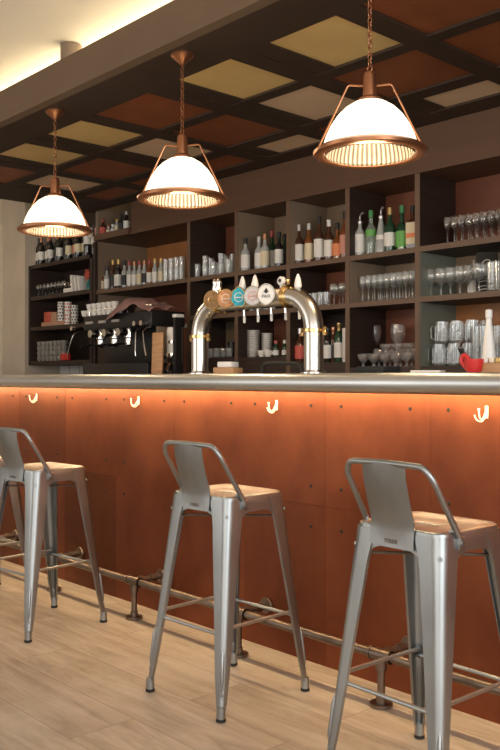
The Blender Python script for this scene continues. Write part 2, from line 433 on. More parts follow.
# coat hooks under the edge
def hook_bm():
    bm = newbm()
    box(bm, -.006,.006,-.003,0,-.016,.026, .001)
    tube(bm, fillet([(0,-.003,.010),(0,-.026,-.020),(0,-.044,-.014),(0,-.048,.014)], .014), .0028, 8)
    tube(bm, fillet([(0,-.003,-.008),(-.010,-.014,-.028),(-.024,-.024,-.022),(-.030,-.028,-.004)], .010), .0026, 8)
    lathe(bm, [(.0,-.006),(.0040,-.004),(.0045,0),(0,.001)], 10, (0,-.048,.018), 'z')
    return bm
hm = mesh_of('coat_hook', hook_bm(), 'cream')
hooks = [(-4.571,'white coat hook on the copper front, leftmost of the four'),(-3.545,'white coat hook on the copper front left of the middle stool'),(-2.562,'white coat hook under the right column of the beer tower'),(-1.571,'white coat hook at the right end of the copper front')]
for x, l in hooks:
    h = link('coat_hook', hm, None, (x,2.509,1.012)); tag(h, l, 'hook', 'coat hooks on the bar front')

# foot rail
fr = thing('foot_rail', 'long grey iron pipe foot rail along the bottom of the copper bar', 'foot rail', (0,0,0))
RY, RZ = 2.35, .176
bm = newbm(); tube(bm, [(BX0+.1,RY,RZ),(BX1-.1,RY,RZ)], .0165, 14); part('pipe', bm, 'steel_dark', fr)
x = -1.887-.735*9
while x < BX1:
    bm = newbm()
    tube(bm, [(x,RY,RZ-.02),(x,RY,.012)], .0135, 12)
    lathe(bm, [(.0,.012),(.040,.012),(.040,.003),(.036,0),(0,0)], 20, (x,RY,0))
    lathe(bm, [(.018,.012),(.018,.035),(.0135,.037)], 14, (x,RY,0))
    part('post', bm, 'steel_dark', fr)
    bm = newbm()
    tube(bm, [(x-.045,RY,RZ),(x+.045,RY,RZ)], .0215, 14); tube(bm, [(x,RY,RZ),(x,RY,RZ-.05)], .020, 14); tube(bm, [(x,RY,RZ),(x,RY+.045,RZ)], .020, 14)
    for s in (-1,1): tube(bm, [(x+s*.045,RY,RZ),(x+s*.038,RY,RZ)], .024, 14)
    part('tee_fitting', bm, 'steel_dark', fr)
    bm = newbm()
    tube(bm, [(x,RY+.04,RZ),(x,2.505,RZ)], .0135, 12)
    lathe(bm, [(0,2.498),(.032,2.498),(.034,2.504),(.034,2.509),(0,2.509)], 18, (x,0,RZ), 'y')
    tube(bm, [(x,2.44,RZ),(x,2.47,RZ)], .019, 12)
    part('wall_bracket', bm, 'steel_dark', fr)
    x += .735

# ------------------------------------------------------------------ bar stools
def make_stool():
    t = thing('bar_stool', '', 'bar stool')
    HX, HY, Z = .152, .142, .726
    rings = []
    prof = [(0,-.048,.0),(0,-.012,.0),(.002,-.004,.0),(.008,0,0),(.022,-.001,0),(.034,-.006,0),(.075,-.007,0)]
    for ins, dz, _ in prof: rings.append(rrect(HX-ins, HY-ins, .038-ins*.4, Z+dz, 6))
    for hx, hy, r, dz in ((.042,.012,.010,-.007),(.036,.008,.007,-.009),(.035,.007,.006,-.016)):
        rings.append(rrect(hx, hy, r, Z+dz, 6))
    bm = newbm(); loft(bm, rings)
    part('seat', bm, 'steel', t, smooth=40)
    bm = newbm(); box(bm, -.06,.06,-.04,.04,Z-.034,Z-.031); part('slot_darkening_plate', bm, 'rubber', t, label='added dark plate that darkens the handle slot', smooth=0)  # added plate, blocks the bright floor below so the slot reads dark
    # legs: folded sheet, wide at the seat, tapering to a small foot
    def leg(sx, sy):
        bm = newbm(); rings = []
        lev = [(0.0,.712,.088,.034),(.04,.672,.076,.034),(.10,.625,.069,.031),(.25,.52,.062,.028),(.35,.40,.053,.026),(.62,.27,.044,.022),(.80,.14,.035,.018),(.93,.055,.025,.014),(.955,.035,.021,.012)]
        fx, fy = .204, .217
        tx, ty = HX+.002, HY+.002
        for _, z, wd, rc in lev:
            s = (.705-z)/.705
            cx = tx+(fx-tx)*s; cy = ty+(fy-ty)*s
            th = .0022
            out = [(cx-wd, cy)]+[(cx-rc+rc*math.sin(a), cy-rc+rc*math.cos(a)) for a in [PI/2*i/6 for i in range(7)]]+[(cx, cy-wd)]
            inn = [(cx-th, cy-wd)]+[(cx-rc+(rc-th)*math.sin(a), cy-rc+(rc-th)*math.cos(a)) for a in [PI/2*i/6 for i in range(6,-1,-1)]]+[(cx-wd, cy-th)]
            lip = .010
            pts = out+[(cx-lip, cy-wd-.001),(cx-lip, cy-wd+.002)]+inn[0:]+[(cx-wd+.002, cy-lip),(cx-wd-.001, cy-lip)]
            rings.append([(sx*x, sy*y, z) for x, y in pts])
        loft(bm, rings, True, True, True)
        # pressed rib and rivets on the outer corner
        def corner(z, off=0):
            s = (.705-z)/.705
            cx = tx+(fx-tx)*s; cy = ty+(fy-ty)*s
            rc = .031-.017*s
            k = rc*(1-.7071)-off
            return (sx*(cx-k), sy*(cy-k), z)
        tube(bm, [corner(.235,-.0015),corner(.21,.0005),corner(.12,.0005),corner(.09,-.0015)], [.002,.006,.006,.002], 8)
        for z in (.66,.085):
            c = Vector(corner(z, .000)); d = Vector((sx,sy,0)).normalized()
            tube(bm, [c-d*.004, c+d*.002], .0065, 10)
        part('leg', bm, 'steel', t, smooth=50)
    for sx in (-1,1):
        for sy in (-1,1):
            leg(sx, sy)
            fx, fy = .204-.013, .217-.013
            bm = newbm(); lathe(bm, [(.0,.05),(.0145,.05),(.0155,.018),(.0155,.012)], 14, (sx*fx, sy*fy, 0)); part('foot_ferrule', bm, 'steel', t)
            bm = newbm(); lathe(bm, [(.0,.012),(.0165,.012),(.0165,.002),(.013,0),(0,0)], 14, (sx*fx, sy*fy, 0)); part('rubber_foot', bm, 'rubber', t, label='black rubber foot')
    # aprons with rounded corners into the legs
    def apron(ax, s):
        bm = newbm()
        L = (HX if ax == 'x' else HY)-.03
        O = (HY if ax == 'x' else HX)
        top = .700; low = .668
        pts = [(-L,top),(L,top)]
        arch = [(L-.0,.625),(L-.030,.645),(L-.048,.660),(L-.07,low)]
        pts += arch+[(-x,z) for x,z in arch[::-1]]
        vs = []
        for d in (0,-.002):
            r = []
            for u, z in pts:
                o = (O+.0005+(.03*(.70-z)/.70))*s+d*s
                r.append((u,o,z) if ax == 'x' else (o,u,z))
            vs.append([bm.verts.new(p) for p in r])
        n = len(pts)
        bm.faces.new(vs[0]); bm.faces.new(vs[1][::-1])
        for i in range(n): bm.faces.new((vs[0][i], vs[0][(i+1)%n], vs[1][(i+1)%n], vs[1][i]))
        part('apron', bm, 'steel', t, smooth=0)
    for s in (-1,1): apron('x', s); apron('y', s)
    # stretchers
    def at(z, sx, sy, ins=.012):
        s = (.705-z)/.705
        return (sx*(HX+(.204-HX)*s-ins), sy*(HY+(.217-HY)*s-ins), z)
    for a, b, z in (((-1,-1),(1,-1),.272),((-1,1),(1,1),.272),((-1,-1),(-1,1),.292),((1,-1),(1,1),.292)):
        p, q = Vector(at(z,*a)), Vector(at(z,*b)); d = (q-p).normalized()
        bm = newbm(); tube(bm, [p, p+d*.012, p+d*.03, q-d*.03, q-d*.012, q], [.009,.009,.0062,.0062,.009,.009], 10)
        part('stretcher', bm, 'steel', t)
    bm = newbm()
    for a, b in (((-1,-1),(1,1)),((-1,1),(1,-1))):
        tube(bm, [at(.635,*a), at(.635,*b)], .0045, 8)
    part('cross_brace', bm, 'steel_dark', t)
    # low back: bent tube and a sheet
    ytop, ybot = -.183, -.066
    pts = []
    for s in (-1,1):
        seq = [(s*(HX+.006),ybot,.690),(s*(HX+.006),ybot-.006,.712),(s*.150,ytop+.012,.868),(s*.128,ytop,.900),(s*.0,ytop,.903)]
        pts += seq if s < 0 else seq[::-1][1:]
    bm = newbm(); tube(bm, fillet(pts, .035, 5), .0088, 12); part('back_tube', bm, 'steel', t)
    for s in (-1,1):
        bm = newbm()
        box(bm, s*(HX+.001), s*(HX+.012), ybot-.014, ybot+.014, .678, .712, .002)
        tube(bm, [(s*(HX+.010),ybot,.694),(s*(HX+.018),ybot,.694)], .008, 10)
        tube(bm, [(s*(HX-.01),ybot-.028,.7275),(s*(HX+.008),ybot-.018,.728)], .005, 8)
        part('back_bracket', bm, 'steel', t)
    bm = newbm(); rings = []
    for z, y, hw in ((.906,ytop-.006,.073),(.902,ytop-.010,.075),(.86,ytop-.006,.075),(.80,ytop+.010,.075),(.74,ytop+.029,.075),(.715,-HY-.006,.076),(.672,-HY-.009,.077)):
        f = [(x*hw-.008, y-.007*(1-x*x)*0+.010*(x*x)*(1 if z > .73 else 0), z) for x in [-1,-.75,-.5,-.25,0,.25,.5,.75,1]]
        rings.append(f+[(a, b+.0022, c) for a, b, c in f[::-1]])
    loft(bm, rings, True, True, True); part('backrest', bm, 'steel', t, smooth=50)
    return t
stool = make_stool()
def text_mesh(txt, size, depth):
    cu = bpy.data.curves.new('t', 'FONT'); cu.body = txt; cu.size = size; cu.extrude = depth; cu.align_x = 'CENTER'
    to = bpy.data.objects.new('t', cu); COL.objects.link(to)
    bpy.context.view_layer.update()
    me = bpy.data.meshes.new_from_object(to.evaluated_get(bpy.context.evaluated_depsgraph_get()))
    bpy.data.objects.remove(to); return me
tm = text_mesh('TOLIX', .016, .0006); tm.materials.append(M['steel_dark'])
e = link('embossed_lettering', tm, stool, (-.008,-.1535,.682)); e.rotation_euler = (PI/2,0,0)
stools = [(-2.352,2.055,.02,'galvanised metal bar stool in the middle, a copper panel on each side of it'),
          (-1.455,2.02,-.035,'galvanised metal bar stool nearest the camera, on the right'),
          (-3.575,1.99,.10,'galvanised metal bar stool on the left, seen whole from the side'),
          (-4.215,1.98,.0,'galvanised metal bar stool at the far left, mostly cut off behind its neighbour')]
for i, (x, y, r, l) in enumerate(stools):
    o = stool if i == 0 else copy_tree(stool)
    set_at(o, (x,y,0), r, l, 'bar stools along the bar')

# ------------------------------------------------------------------ pendant lamps
def make_pendant():
    t = thing('pendant_lamp', '', 'pendant lamp')               # origin at the centre of the rim
    bm = newbm()
    prof = [(.181,-.006),(.187,.004),(.183,.03),(.172,.065),(.153,.105),(.128,.142),(.098,.172),(.065,.193),(.034,.203)]
    lathe(bm, prof, 48); part('glass_shade', bm, 'dome', t, label='glowing white glass shade')
    bm = newbm(); lathe(bm, [(r-.010, z-.004) for r, z in prof[:-1]]+[(.028,.186)], 64); part('ribbed_reflector', bm, 'ribbed', t, label='ribbed grey glass inside')
    bm = newbm(); lathe(bm, [(.178,-.002),(.184,-.010),(.205,-.012),(.219,-.006),(.222,.004),(.205,.016),(.188,.018),(.184,.010),(.178,-.002)], 56); part('rim', bm, 'lampcopper', t)
    bm = newbm(); lathe(bm, [(.0,.197),(.052,.196),(.052,.206),(.040,.214),(.028,.220),(.026,.300),(.022,.312),(.010,.318),(0,.318)], 24); part('neck', bm, 'lampcopper', t)
    for k in range(3):
        a = math.radians(42+90*k)
        c, s = math.cos(a), math.sin(a)
        bm = newbm(); tube(bm, fillet([(.024*c,.024*s,.262),(.084*c,.084*s,.268),(.208*c,.208*s,.012)], .012, 4), .0042, 8); part('arm', bm, 'lampcopper', t)
    bm = newbm(); lathe(bm, [(0,.04),(.022,.048),(.036,.072),(.036,.09),(.022,.118),(.016,.15),(0,.15)], 16); part('bulb', bm, 'bulb', t, label='lit bulb')
    # chain
    bm = newbm(); z = .322; i = 0; top = CZ-2.010-.05
    ring = [(.012*math.cos(q),0,z+.006+.012*math.sin(q)) for q in [2*PI*j/12 for j in range(12)]]
    tube(bm, ring, .003, 6, closed=True); z += .014
    while z < top:
        h, wd = .030, .0085
        q = []
        for j in range(12):
            an = 2*PI*j/12; u = wd*math.cos(an); v = z+h/2+(h/2)*math.sin(an)
            q.append((u,0,v) if i % 2 else (0,u,v))
        tube(bm, q, .0024, 6, closed=True); z += h-.006; i += 1
    part('chain', bm, 'lampcopper', t)
    bm = newbm(); zc = CZ-2.010
    lathe(bm, [(0,zc),(.058,zc),(.058,zc-.008),(.046,zc-.020),(.022,zc-.038),(.010,zc-.052),(0,zc-.054)], 24); part('ceiling_canopy', bm, 'lampcopper', t)
    return t
pend = make_pendant()
for i, (x, l) in enumerate([(-2.166,'lit white glass pendant lamp with copper rim, nearest and largest, on the right'),(-3.35,'lit white glass pendant lamp with copper rim, the middle of three'),(-4.575,'lit white glass pendant lamp with copper rim, farthest left, above the wine bottles')]):
    o = pend if i == 0 else copy_tree(pend)
    set_at(o, (x,2.63,2.010), .0, l, 'pendant lamps above the bar')
    li = bpy.data.lights.new('lamp_light', 'POINT'); li.energy = 10; li.color = (1,.74,.45); li.shadow_soft_size = .06
    lo = bpy.data.objects.new('lamp_light', li); COL.objects.link(lo); lo.location = (x,2.63,1.92)

# ------------------------------------------------------------------ back bar: shelves
DIV = [-5.648,-5.05,-4.478,-3.905,-3.32,-2.69,-2.13,-1.56,-1.0,-.43,.14,.71,1.28]
YF, YK = 4.50, 4.90

S1, S2 = 1.965, 1.645                            # tops of the two main rows of shelves
LEDGE = {0:1.16, 1:1.295, 2:1.290, 3:1.240, 4:1.200, 5:1.205, 6:1.205, 7:1.205, 8:1.205}
shelf = thing('back_bar_shelving', 'tall dark brown shelving wall of open compartments behind the bar', 'shelving', (0,0,0))
comps = list(zip([-7.06]+DIV, DIV))
for x in DIV:
    p = part('divider', B(x-.019,x+.019,YF+.004,YK,1.0,2.43), 'wenge', shelf, smooth=0)
    part('edging', B(x-.019,x+.019,YF,YF+.004,1.0,2.43), 'edge', p, smooth=0)
BACK = {0:('backorange','backcopper','backcopper'),1:('backcopper','wenge','backbeige'),2:('backbeige','wenge','backcopper'),3:('backbeige','backcopper','wenge'),
        4:('backcopper','backbeige','backcopper'),5:('backcopper','backbeige','backorange'),6:('backcopper','backorange','backorange'),7:('backcopper','backbeige','backcopper'),8:('backcopper','backbeige','backcopper')}
LINE = {(2,0):'backbeige',(3,0):'backbeige',(4,1):'backbeige',(5,1):'backgreen',(5,2):'backgreen'}
for i in range(9,13): BACK[i] = BACK[7]; LEDGE[i] = 1.205
for i, (a, b) in enumerate(comps):
    x0, x1 = (a+.019 if i else a), b-.019
    lev = [(S1,2.43),(S2,S1-.035),(LEDGE[i],S2-.035)]
    for j, (z0, z1) in enumerate(lev):
        yb = YK if i else 5.10
        part('back_panel', B(x0,x1,yb-.004,yb+.01,z0,z1), BACK[i][j], shelf, smooth=0)
        if (i,j) in LINE: part('side_lining', B(x0,x0+.004,YF+.006,yb-.005,z0+.001,z1-.001), LINE[(i,j)], shelf, smooth=0)
    for z in (S1,S2):
        if i == 0 and z == S2: continue
        p = part('shelf_board', B(x0,x1,YF+.005,yb,z-.035,z), 'wenge_h', shelf, smooth=0)
        part('edging', B(x0,x1,YF+.001,YF+.005,z-.035,z), 'edge', p, smooth=0)
    part('ledge', B(x0,x1,YF-.0,yb,1.0,LEDGE[i]), 'wenge_h', shelf, smooth=0)
# upper open shelf at the left of the bulkhead
part('end_edging', B(-7.1005,-7.06,4.49,4.52,1.02,2.43), 'wenge', shelf, smooth=0)
us = tag(part('high_shelf', B(-7.058,-6.482,4.47,5.155,2.432,2.49), 'fascia', smooth=0), 'short high shelf of bottles between bulkhead and pier', 'shelf')
part('base_cabinet', B(-7.06,DIV[-1],YF-.0,5.1,0.0,1.0), 'wenge', shelf, smooth=0)
# back counter with the machines
bc = thing('back_counter', 'low dark work counter carrying the espresso machine', 'counter', (0,0,0))
part('worktop', B(-8.3,-1.0,3.72,4.43,.98,1.02), 'steel_dark', bc, smooth=0)
part('cabinet', B(-8.3,-1.0,3.76,4.43,0,.98), 'wenge', bc, smooth=0)

# left cabinet
CX0, CX1 = -8.343, -7.101
lc = thing('wall_cabinet', 'dark open cabinet with three shelves at the left end of the back bar', 'cabinet', (0,0,0))
ZL = [1.305,1.665,1.985,2.315]
for x in (CX0+.02, CX1-.02): part('side_panel', B(x-.02,x+.02,4.48,4.88,ZL[0]-.04,ZL[3]), 'wenge', lc, smooth=0)
part('back_panel', B(CX0,CX1,4.88,4.90,ZL[0]-.04,UZ-.02), 'wenge', lc, smooth=0)
for z in ZL:
    p = part('shelf_board', B(CX0+.0401,CX1-.0401,4.485,4.88,z-.04,z) if z < 2.3 else B(CX0,CX1,4.48,4.88,z-.035,z+.001), 'wenge_h', lc, smooth=0)
bs = newbm(); box(bs, CX0, CX1, 4.86, 4.90, 1.02, 1.262)
o = struct('trim_5', bs, 'white')
part('tile_joint', (lambda bm: [box(bm, CX0+.2*k-.002, CX0+.2*k+.002, 4.858, 4.8605, 1.02, 1.262) for k in range(1,6)] and bm)(newbm()), 'steel_dark', o)
# rack beyond the end wall
rk = thing('storage_rack', 'pale wooden rack of goods cut off by the left edge', 'rack', (0,0,0))
for x in (-8.96,-9.6): part('upright', B(x-.02,x+.02,4.55,4.95,0,2.3), 'cream', rk, smooth=0)
for z in (1.1,1.24,1.38,1.52,1.72,1.98,2.26): part('shelf_board', B(-9.58,-8.98,4.55,4.95,z-.015,z+.015), 'oak', rk, smooth=0)
for z, m, l in ((1.115,'redcard','dark red box on the low shelf of the left rack'),(1.535,'slate','black box on the middle shelf of the left rack'),(1.735,'lred','red and white box on the upper shelf of the left rack')):
    tag(part('carton', B(-9.5,-9.04,4.60,4.85,z,z+.09,bev=.003), m), l, 'box')

# ------------------------------------------------------------------ bottles and glasses
cache = {}
def build(key, parts):
    """parts: list of (name, bm function, material); the first call builds the meshes, later ones share them"""
    if key not in cache: cache[key] = [(n, mesh_of(n, f(), m)) for n, f, m in parts]
    return cache[key]
def bottle(x, y, z, label, body='gdark', cap='capblack', lab='lwhite', h=.29, r=.036, shape='round', lz=(.18,.50), group=None, name='bottle', cat='bottle', neck=.0135, pour=False):
    r *= 1.07
    key = ('b',body,cap,lab,h,r,shape,lz,neck,pour)
    def fb():
        bm = newbm()
        if shape == 'wine': pr = [(0,0),(r*.9,0),(r,.008),(r,.60*h),(r*.9,.67*h),(neck*1.2,.77*h),(neck,.82*h),(neck,.90*h),(0,.90*h)]
        elif shape == 'cone': pr = [(0,0),(r*.95,0),(r,.01),(r*.92,.25*h),(r*.7,.5*h),(neck*1.3,.74*h),(neck,.8*h),(neck,.90*h),(0,.90*h)]
        elif shape == 'flask': pr = [(0,0),(r*.95,0),(r,.01),(r*1.02,.45*h),(r*.85,.56*h),(neck*1.1,.63*h),(neck,.68*h),(neck,.88*h),(0,.88*h)]
        else: pr = [(0,0),(r*.93,0),(r,.008),(r,.54*h),(r*.93,.60*h),(r*.5,.68*h),(neck,.73*h),(neck,.86*h),(0,.86*h)]
        n = 20
        if shape == 'square':
            rg = [rrect(r*.95,r*.8,.008,zz) for zz in (0,)]+[rrect(r,r*.85,.010,zz) for zz in (.006,.62*h)]+[rrect(r*.6,r*.5,.012,.69*h),rrect(neck,neck,.012,.73*h),rrect(neck,neck,.012,.87*h)]
            loft(bm, rg, True, True, True)
        else: lathe(bm, pr, n)
        return bm
    def fl():
        bm = newbm(); a, b_ = lz[0]*h, lz[1]*h; rr = r+.0008
        if shape == 'cone':
            ra = r*.965+.0012; rb = r*.74+.0018
            lathe(bm, [(ra,a),(rb,min(b_,.46*h))], 20)
        elif shape == 'square': loft(bm, [rrect(r+.001,r*.85+.001,.010,a), rrect(r+.001,r*.85+.001,.010,b_)])
        else: lathe(bm, [(rr,a),(rr,b_)] if shape != 'flask' else [(r*1.012+.001,a),(r*1.03+.0012,.43*h)], 20)
        return bm
    def fc():
        bm = newbm(); z0 = (.90 if shape in ('wine','cone') else .86)*h
        if shape == 'wine': lathe(bm, [(neck+.0008,.80*h),(neck+.0012,.92*h),(neck+.003,.93*h),(neck+.003,h),(0,h)], 14)
        elif pour:
            lathe(bm, [(neck+.001,z0-.012),(neck+.003,z0+.004),(.006,z0+.014),(.005,z0+.03),(0,z0+.03)], 12)
            tube(bm, fillet([(0,0,z0+.01),(0,0,z0+.045),(.030,-.012,z0+.060),(.036,-.014,z0+.052)], .015), .006, 8)
        else: lathe(bm, [(neck+.001,z0-.006),(neck+.003,z0-.004),(neck+.003,h),(neck,h+.003),(0,h+.003)], 14)
        return bm
    ps = [('glass_body',fb,body),('cap' if not pour else 'pourer',fc,cap)]
    if lab: ps.append(('paper_label',fl,lab))
    t = thing(name, label, cat, (x,y,z+.0005), random.uniform(-.3,.3), group)
    for n, me in build(key, ps): link(n, me, t)
    return t
def glass_mesh(kind, h, r, mt='glass'):
    key = (kind,h,r,mt)
    if key in cache: return cache[key]
    bm = newbm(); n = 18
    if kind == 'wine': pr = [(0,0),(r*.82,.0),(r*.8,.003),(.006,.010),(.0042,.02),(.0042,.47*h),(.012,.52*h),(r*.85,.62*h),(r,.74*h),(r*.95,.88*h),(r*.84,h),(r*.82,h),(r*.92,.88*h),(r*.96,.74*h),(r*.8,.635*h),(0,.54*h)]
    elif kind == 'goblet': pr = [(0,0),(r*.75,0),(r*.72,.004),(.008,.012),(.006,.03),(.006,.36*h),(.016,.42*h),(r*.75,.50*h),(r,.66*h),(r,.84*h),(r*.92,h),(r*.89,h),(r*.96,.84*h),(r*.95,.66*h),(r*.7,.52*h),(0,.45*h)]
    elif kind == 'bowl': pr = [(0,0),(r*.6,0),(r*.55,.006),(.010,.014),(.009,.30*h),(r*.5,.42*h),(r*.92,.62*h),(r,h),(r*.96,h),(r*.88,.64*h),(r*.45,.46*h),(0,.40*h)]
    elif kind == 'mug': pr = [(0,0),(r*.95,0),(r,.006),(r,h),(r*.93,h),(r*.90,.02),(0,.016)]
    elif kind == 'coupe': pr = [(0,0),(r*.7,0),(.007,.008),(.005,.03),(.006,.45*h),(r*.6,.55*h),(r*.95,.72*h),(r,.85*h),(r*.9,h),(r*.86,h),(r*.93,.84*h),(r*.55,.60*h),(0,.5*h)]
    else: pr = [(0,0),(r*.82,0),(r*.86,.004),(r,h),(r*.96,h),(r*.80,.012),(0,.010)]
    lathe(bm, pr, n)
    if kind == 'mug':
        tube(bm, fillet([(-r*.98,0,.80*h),(-r-.032,0,.80*h),(-r-.032,0,.22*h),(-r*.98,0,.22*h)], .026, 5), .0055, 8, cap=False)
        for k in range(10):
            a = 2*PI*k/10; tube(bm, [((r+.001)*math.cos(a),(r+.001)*math.sin(a),.015),((r+.001)*math.cos(a),(r+.001)*math.sin(a),.8*h)], .003, 6)
    cache[key] = mesh_of(kind+'_glass', bm, mt, 50)
    return cache[key]
def glass(name, kind, x, y, z, h, r, label, group, cat='glass', mt='glass', flip=False, rz=0):
    o = link(name, glass_mesh(kind,h,r,mt), None, (x,y,z+.0005+(h if flip else 0)))
    if flip: o.rotation_euler = (PI,0,rz)
    else: o.rotation_euler = (0,0,rz)
    return tag(o, label, cat, group)

YA, YM = 4.59, 4.70
# --- right compartment, top row: stemmed glasses
for k in range(9):
    for q, y in enumerate((4.59,4.665,4.74)):
        x = -3.155+.052*k+.017*q
        glass('wine_glass','wine',x,y,S1,.175+.006*(q % 2),.024,'stemmed wine glass upright in the crowd on the top right shelf','stemmed glasses on the top right shelf',mt='glassdim')
# --- compartment 5 top row
T5 = [(360,'clear bottle with silver swan-neck pourer at the left end of the clear spirits','gclear','silver','lwhite',.265,.034,'round',(.1,.55),True),
      (371,'clear bottle with a green cap and green patterned label','glassgreen','capgreen','lgreen',.290,.034,'round',(.42,.56),False),
      (381,'frosted white slim-necked bottle right of the green-capped clear one','gclear','silver','lwhite',.265,.039,'cone',(.05,.45),True),
      (390,'dark green bottle with gold top and white label','ggreen','gold','lwhite',.285,.037,'round',(.14,.44),False),
      (402,'long-necked bottle with bright green cap and green label','ggreen','capgreen','lgreen',.285,.038,'flask',(.08,.40),False),
      (413,'square bottle with cream and orange label beside the divider','gbrown','capblack','lcream',.270,.036,'square',(.12,.62),False)]
for px, l, b, c, lab, h, r, sh, lz, pr in T5: 
    t = bottle(XB(px,YA), YA, S1, l, b, c, lab, h*1.05, r, sh, lz, pour=pr, group='spirits on the top shelf')
    if px == 413: link('label_band', mesh_of('label_band', loft(newbm(), [rrect(.0402,.0345,.010,.075), rrect(.0402,.0345,.010,.105)]), 'lorange'), t, None, 'orange stripe')
# --- compartment 4 top row: whiskies
T4 = [(299,'brown whisky bottle with white label and silver neck, leftmost of the whiskies','gbrown','silver','lwhite',.270,.036,'round'),
      (309,'slim amber whisky bottle with pale label, second in the whisky row','gamber','silver','lcream',.265,.031,'round'),
      (319,'taller dark whisky bottle with white label, middle of the row','gbrown','capblack','lwhite',.300,.035,'round'),
      (329,'brown bottle with tall white cap and white label','gbrown','capwhite','lwhite',.265,.034,'round'),
      (337.5,'short bottle with orange label and black stopper','gamber','capblack','lorange',.235,.035,'flask'),
      (345,'tall amber bottle with pale label against the divider','gamber','capblack','lpink',.300,.034,'round')]
for px, l, b, c, lab, h, r, sh in T4: bottle(min(XB(px,YA),-3.968), YA, S1, l, b, c, lab, h*1.1, r, sh, (.10,.50), group='spirits on the top shelf')
# --- compartment 3 top row
T3 = [(245.5,4.56,'clear bottle with white label and black cap, leftmost of the gins','gclear','capblack','lwhite',.230,.034,'round'),
      (251,4.68,'turquoise bottle behind the two clear gins','gteal','capblack','lteal',.235,.032,'round'),
      (259,4.56,'clear bottle with silver patterned label','gclear','silver','lwhite',.225,.032,'round'),
      (265,4.57,'clear bottle with copper cap and cream label','gclear','capcopper','lcream',.240,.031,'round'),
      (272,4.68,'taller green bottle with copper red cap','ggreen','capred','lwhite',.275,.033,'round'),
      (279,4.57,'dark bottle with small white label and black cap','gdark','capblack','lwhite',.235,.031,'round'),
      (284.5,4.67,'dark green bottle at the right end against the divider','ggreen','capblack','lblack',.235,.030,'round')]
for px, y, l, b, c, lab, h, r, sh in T3: bottle(min(XB(px,y),-4.545), y, S1, l, b, c, lab, h*1.12, r, sh, (.10,.50), group='spirits on the top shelf')
# --- compartment 2 top row: tumblers, some stacked
for k, (px, y, n) in enumerate([(197.5,4.57,1),(205.5,4.57,2),(213.5,4.57,1),(221.5,4.57,2),(229,4.57,1),(202,4.68,1),(211,4.68,2),(226,4.68,2),(218,4.68,1),(233,4.66,2)]):
    hh = .115 if n == 1 else .09
    for q in range(n): glass('tumbler','tumbler',min(XB(px,y),-5.105),y,S1+q*.082,hh,.030,'clear straight tumbler in the stacked group on the top shelf above the tower','tumblers on the top shelf',mt='glass')
# --- compartment 1 top row: bottles then glasses
T1 = [(97,'small pale bottle with cream label at the left end of the long shelf','gclear','capwhite','lcream',.165,.028,'round'),
      (102,'slim amber bottle with cream label, second on the long shelf','gamber','capblack','lcream',.180,.027,'round'),
      (107,'bottle with white label before the gold-capped pair','gclear','capblack','lwhite',.200,.028,'round'),
      (113,'dark bottle with tall gold cap, left of the black one','gbrown','gold','lblack',.250,.029,'round'),
      (118.5,'black square bottle with white label and gold cap','gdark','gold','lwhite',.245,.033,'square'),
      (124.5,'clear bottle with black stopper right of the black square one','gclear','capblack','lblack',.225,.027,'round'),
      (129.5,'clear bottle with dark red cap amid the long shelf','gclear','capred','lwhite',.215,.026,'round'),
      (134.5,'clear bottle with copper cap amid the long shelf','gclear','capcopper','lwhite',.205,.026,'round'),
      (139.5,'pale bottle with dark red cap and cream label amid the long shelf','gclear','capred','lcream',.205,.026,'round'),
      (144.5,'clear bottle with copper cap and black label on the long shelf','gclear','capcopper','lblack',.20,.026,'round'),
      (149.5,'amber bottle with red cap on the long shelf','gamber','capred','lwhite',.20,.026,'round'),
      (155,'clear bottle with gold cap, left of the last one on the long shelf','gclear','gold','lwhite',.20,.026,'round'),
      (161,'clear bottle with cream cap, the last before the glasses','gclear','gold','lcream',.195,.026,'round')]
for px, l, b, c, lab, h, r, sh in T1: bottle(XB(px,4.58), 4.58, S1, l, b, c, lab, h*1.12, r, sh, (.10,.48), group='bottles on the long left shelf')
for px in (127,132,137,142,147,152): glass('tumbler','tumbler',XB(px,4.72),4.72,S1,.10,.028,'clear glass standing behind the bottles of the long shelf','glasses behind the long shelf bottles')
for px in (166,171.5,177,182): 
    for q in range(2): glass('tumbler','tumbler',XB(px,4.58),4.58,S1+q*.098,.105,.030,'clear tumbler stacked two high at the right end of the long shelf','stacked tumblers on the long shelf')
    glass('tumbler','tumbler',XB(px,4.68)+.02,4.68,S1,.12,.029,'clear tumbler behind the stacked ones on the long shelf','back tumblers on the long shelf') if px < 180 else None
# --- comp 5 middle row: stemmed glasses
for k in range(9):
    for q, y in enumerate((4.58,4.67,4.76)):
        x = -3.835+.052*k+.013*q
        if x < -3.37: glass('wine_glass','wine',x,y,S2,.182+.006*q,.025,'stemmed glass in the middle-row crowd below the clear spirits','stemmed glasses on the middle shelf')
# --- comp 6 middle row: goblets
for k, px in enumerate((431,441,450.5,460,468.5)): glass('goblet','goblet',XB(px,4.60),4.60,S2,.178,.040,'short-stemmed beer goblet in the row on the right middle shelf','goblets on the right middle shelf')
glass('goblet','goblet',XB(479,4.57),4.57,S2,.178,.050,'wider goblet at the right end of the goblet row',None)
bm = newbm(); lathe(bm, [(0,.0),(.045,.0),(.003,.24),(0,.24)], 20)
n = tag(part('napkin_cone', bm, 'paper'), 'white paper cone standing behind the goblets', 'napkin'); n.location = (XB(474,4.80),4.80,S2+.001)
cb = thing('chalkboard_sign', 'small black chalkboard with white chalk scribbles on the right shelf', 'sign', (XB(487,4.74),4.74,S2+.001), .5)
part('board', B(-.065,.065,-.008,.008,0,.27,bev=.002), 'slate', cb)
bm = newbm()
tube(bm, fillet([(-.03,-.0095,.20),(-.005,-.0095,.225),(.025,-.0095,.215),(.01,-.0095,.195),(-.02,-.0095,.175)], .02), .0028, 6)
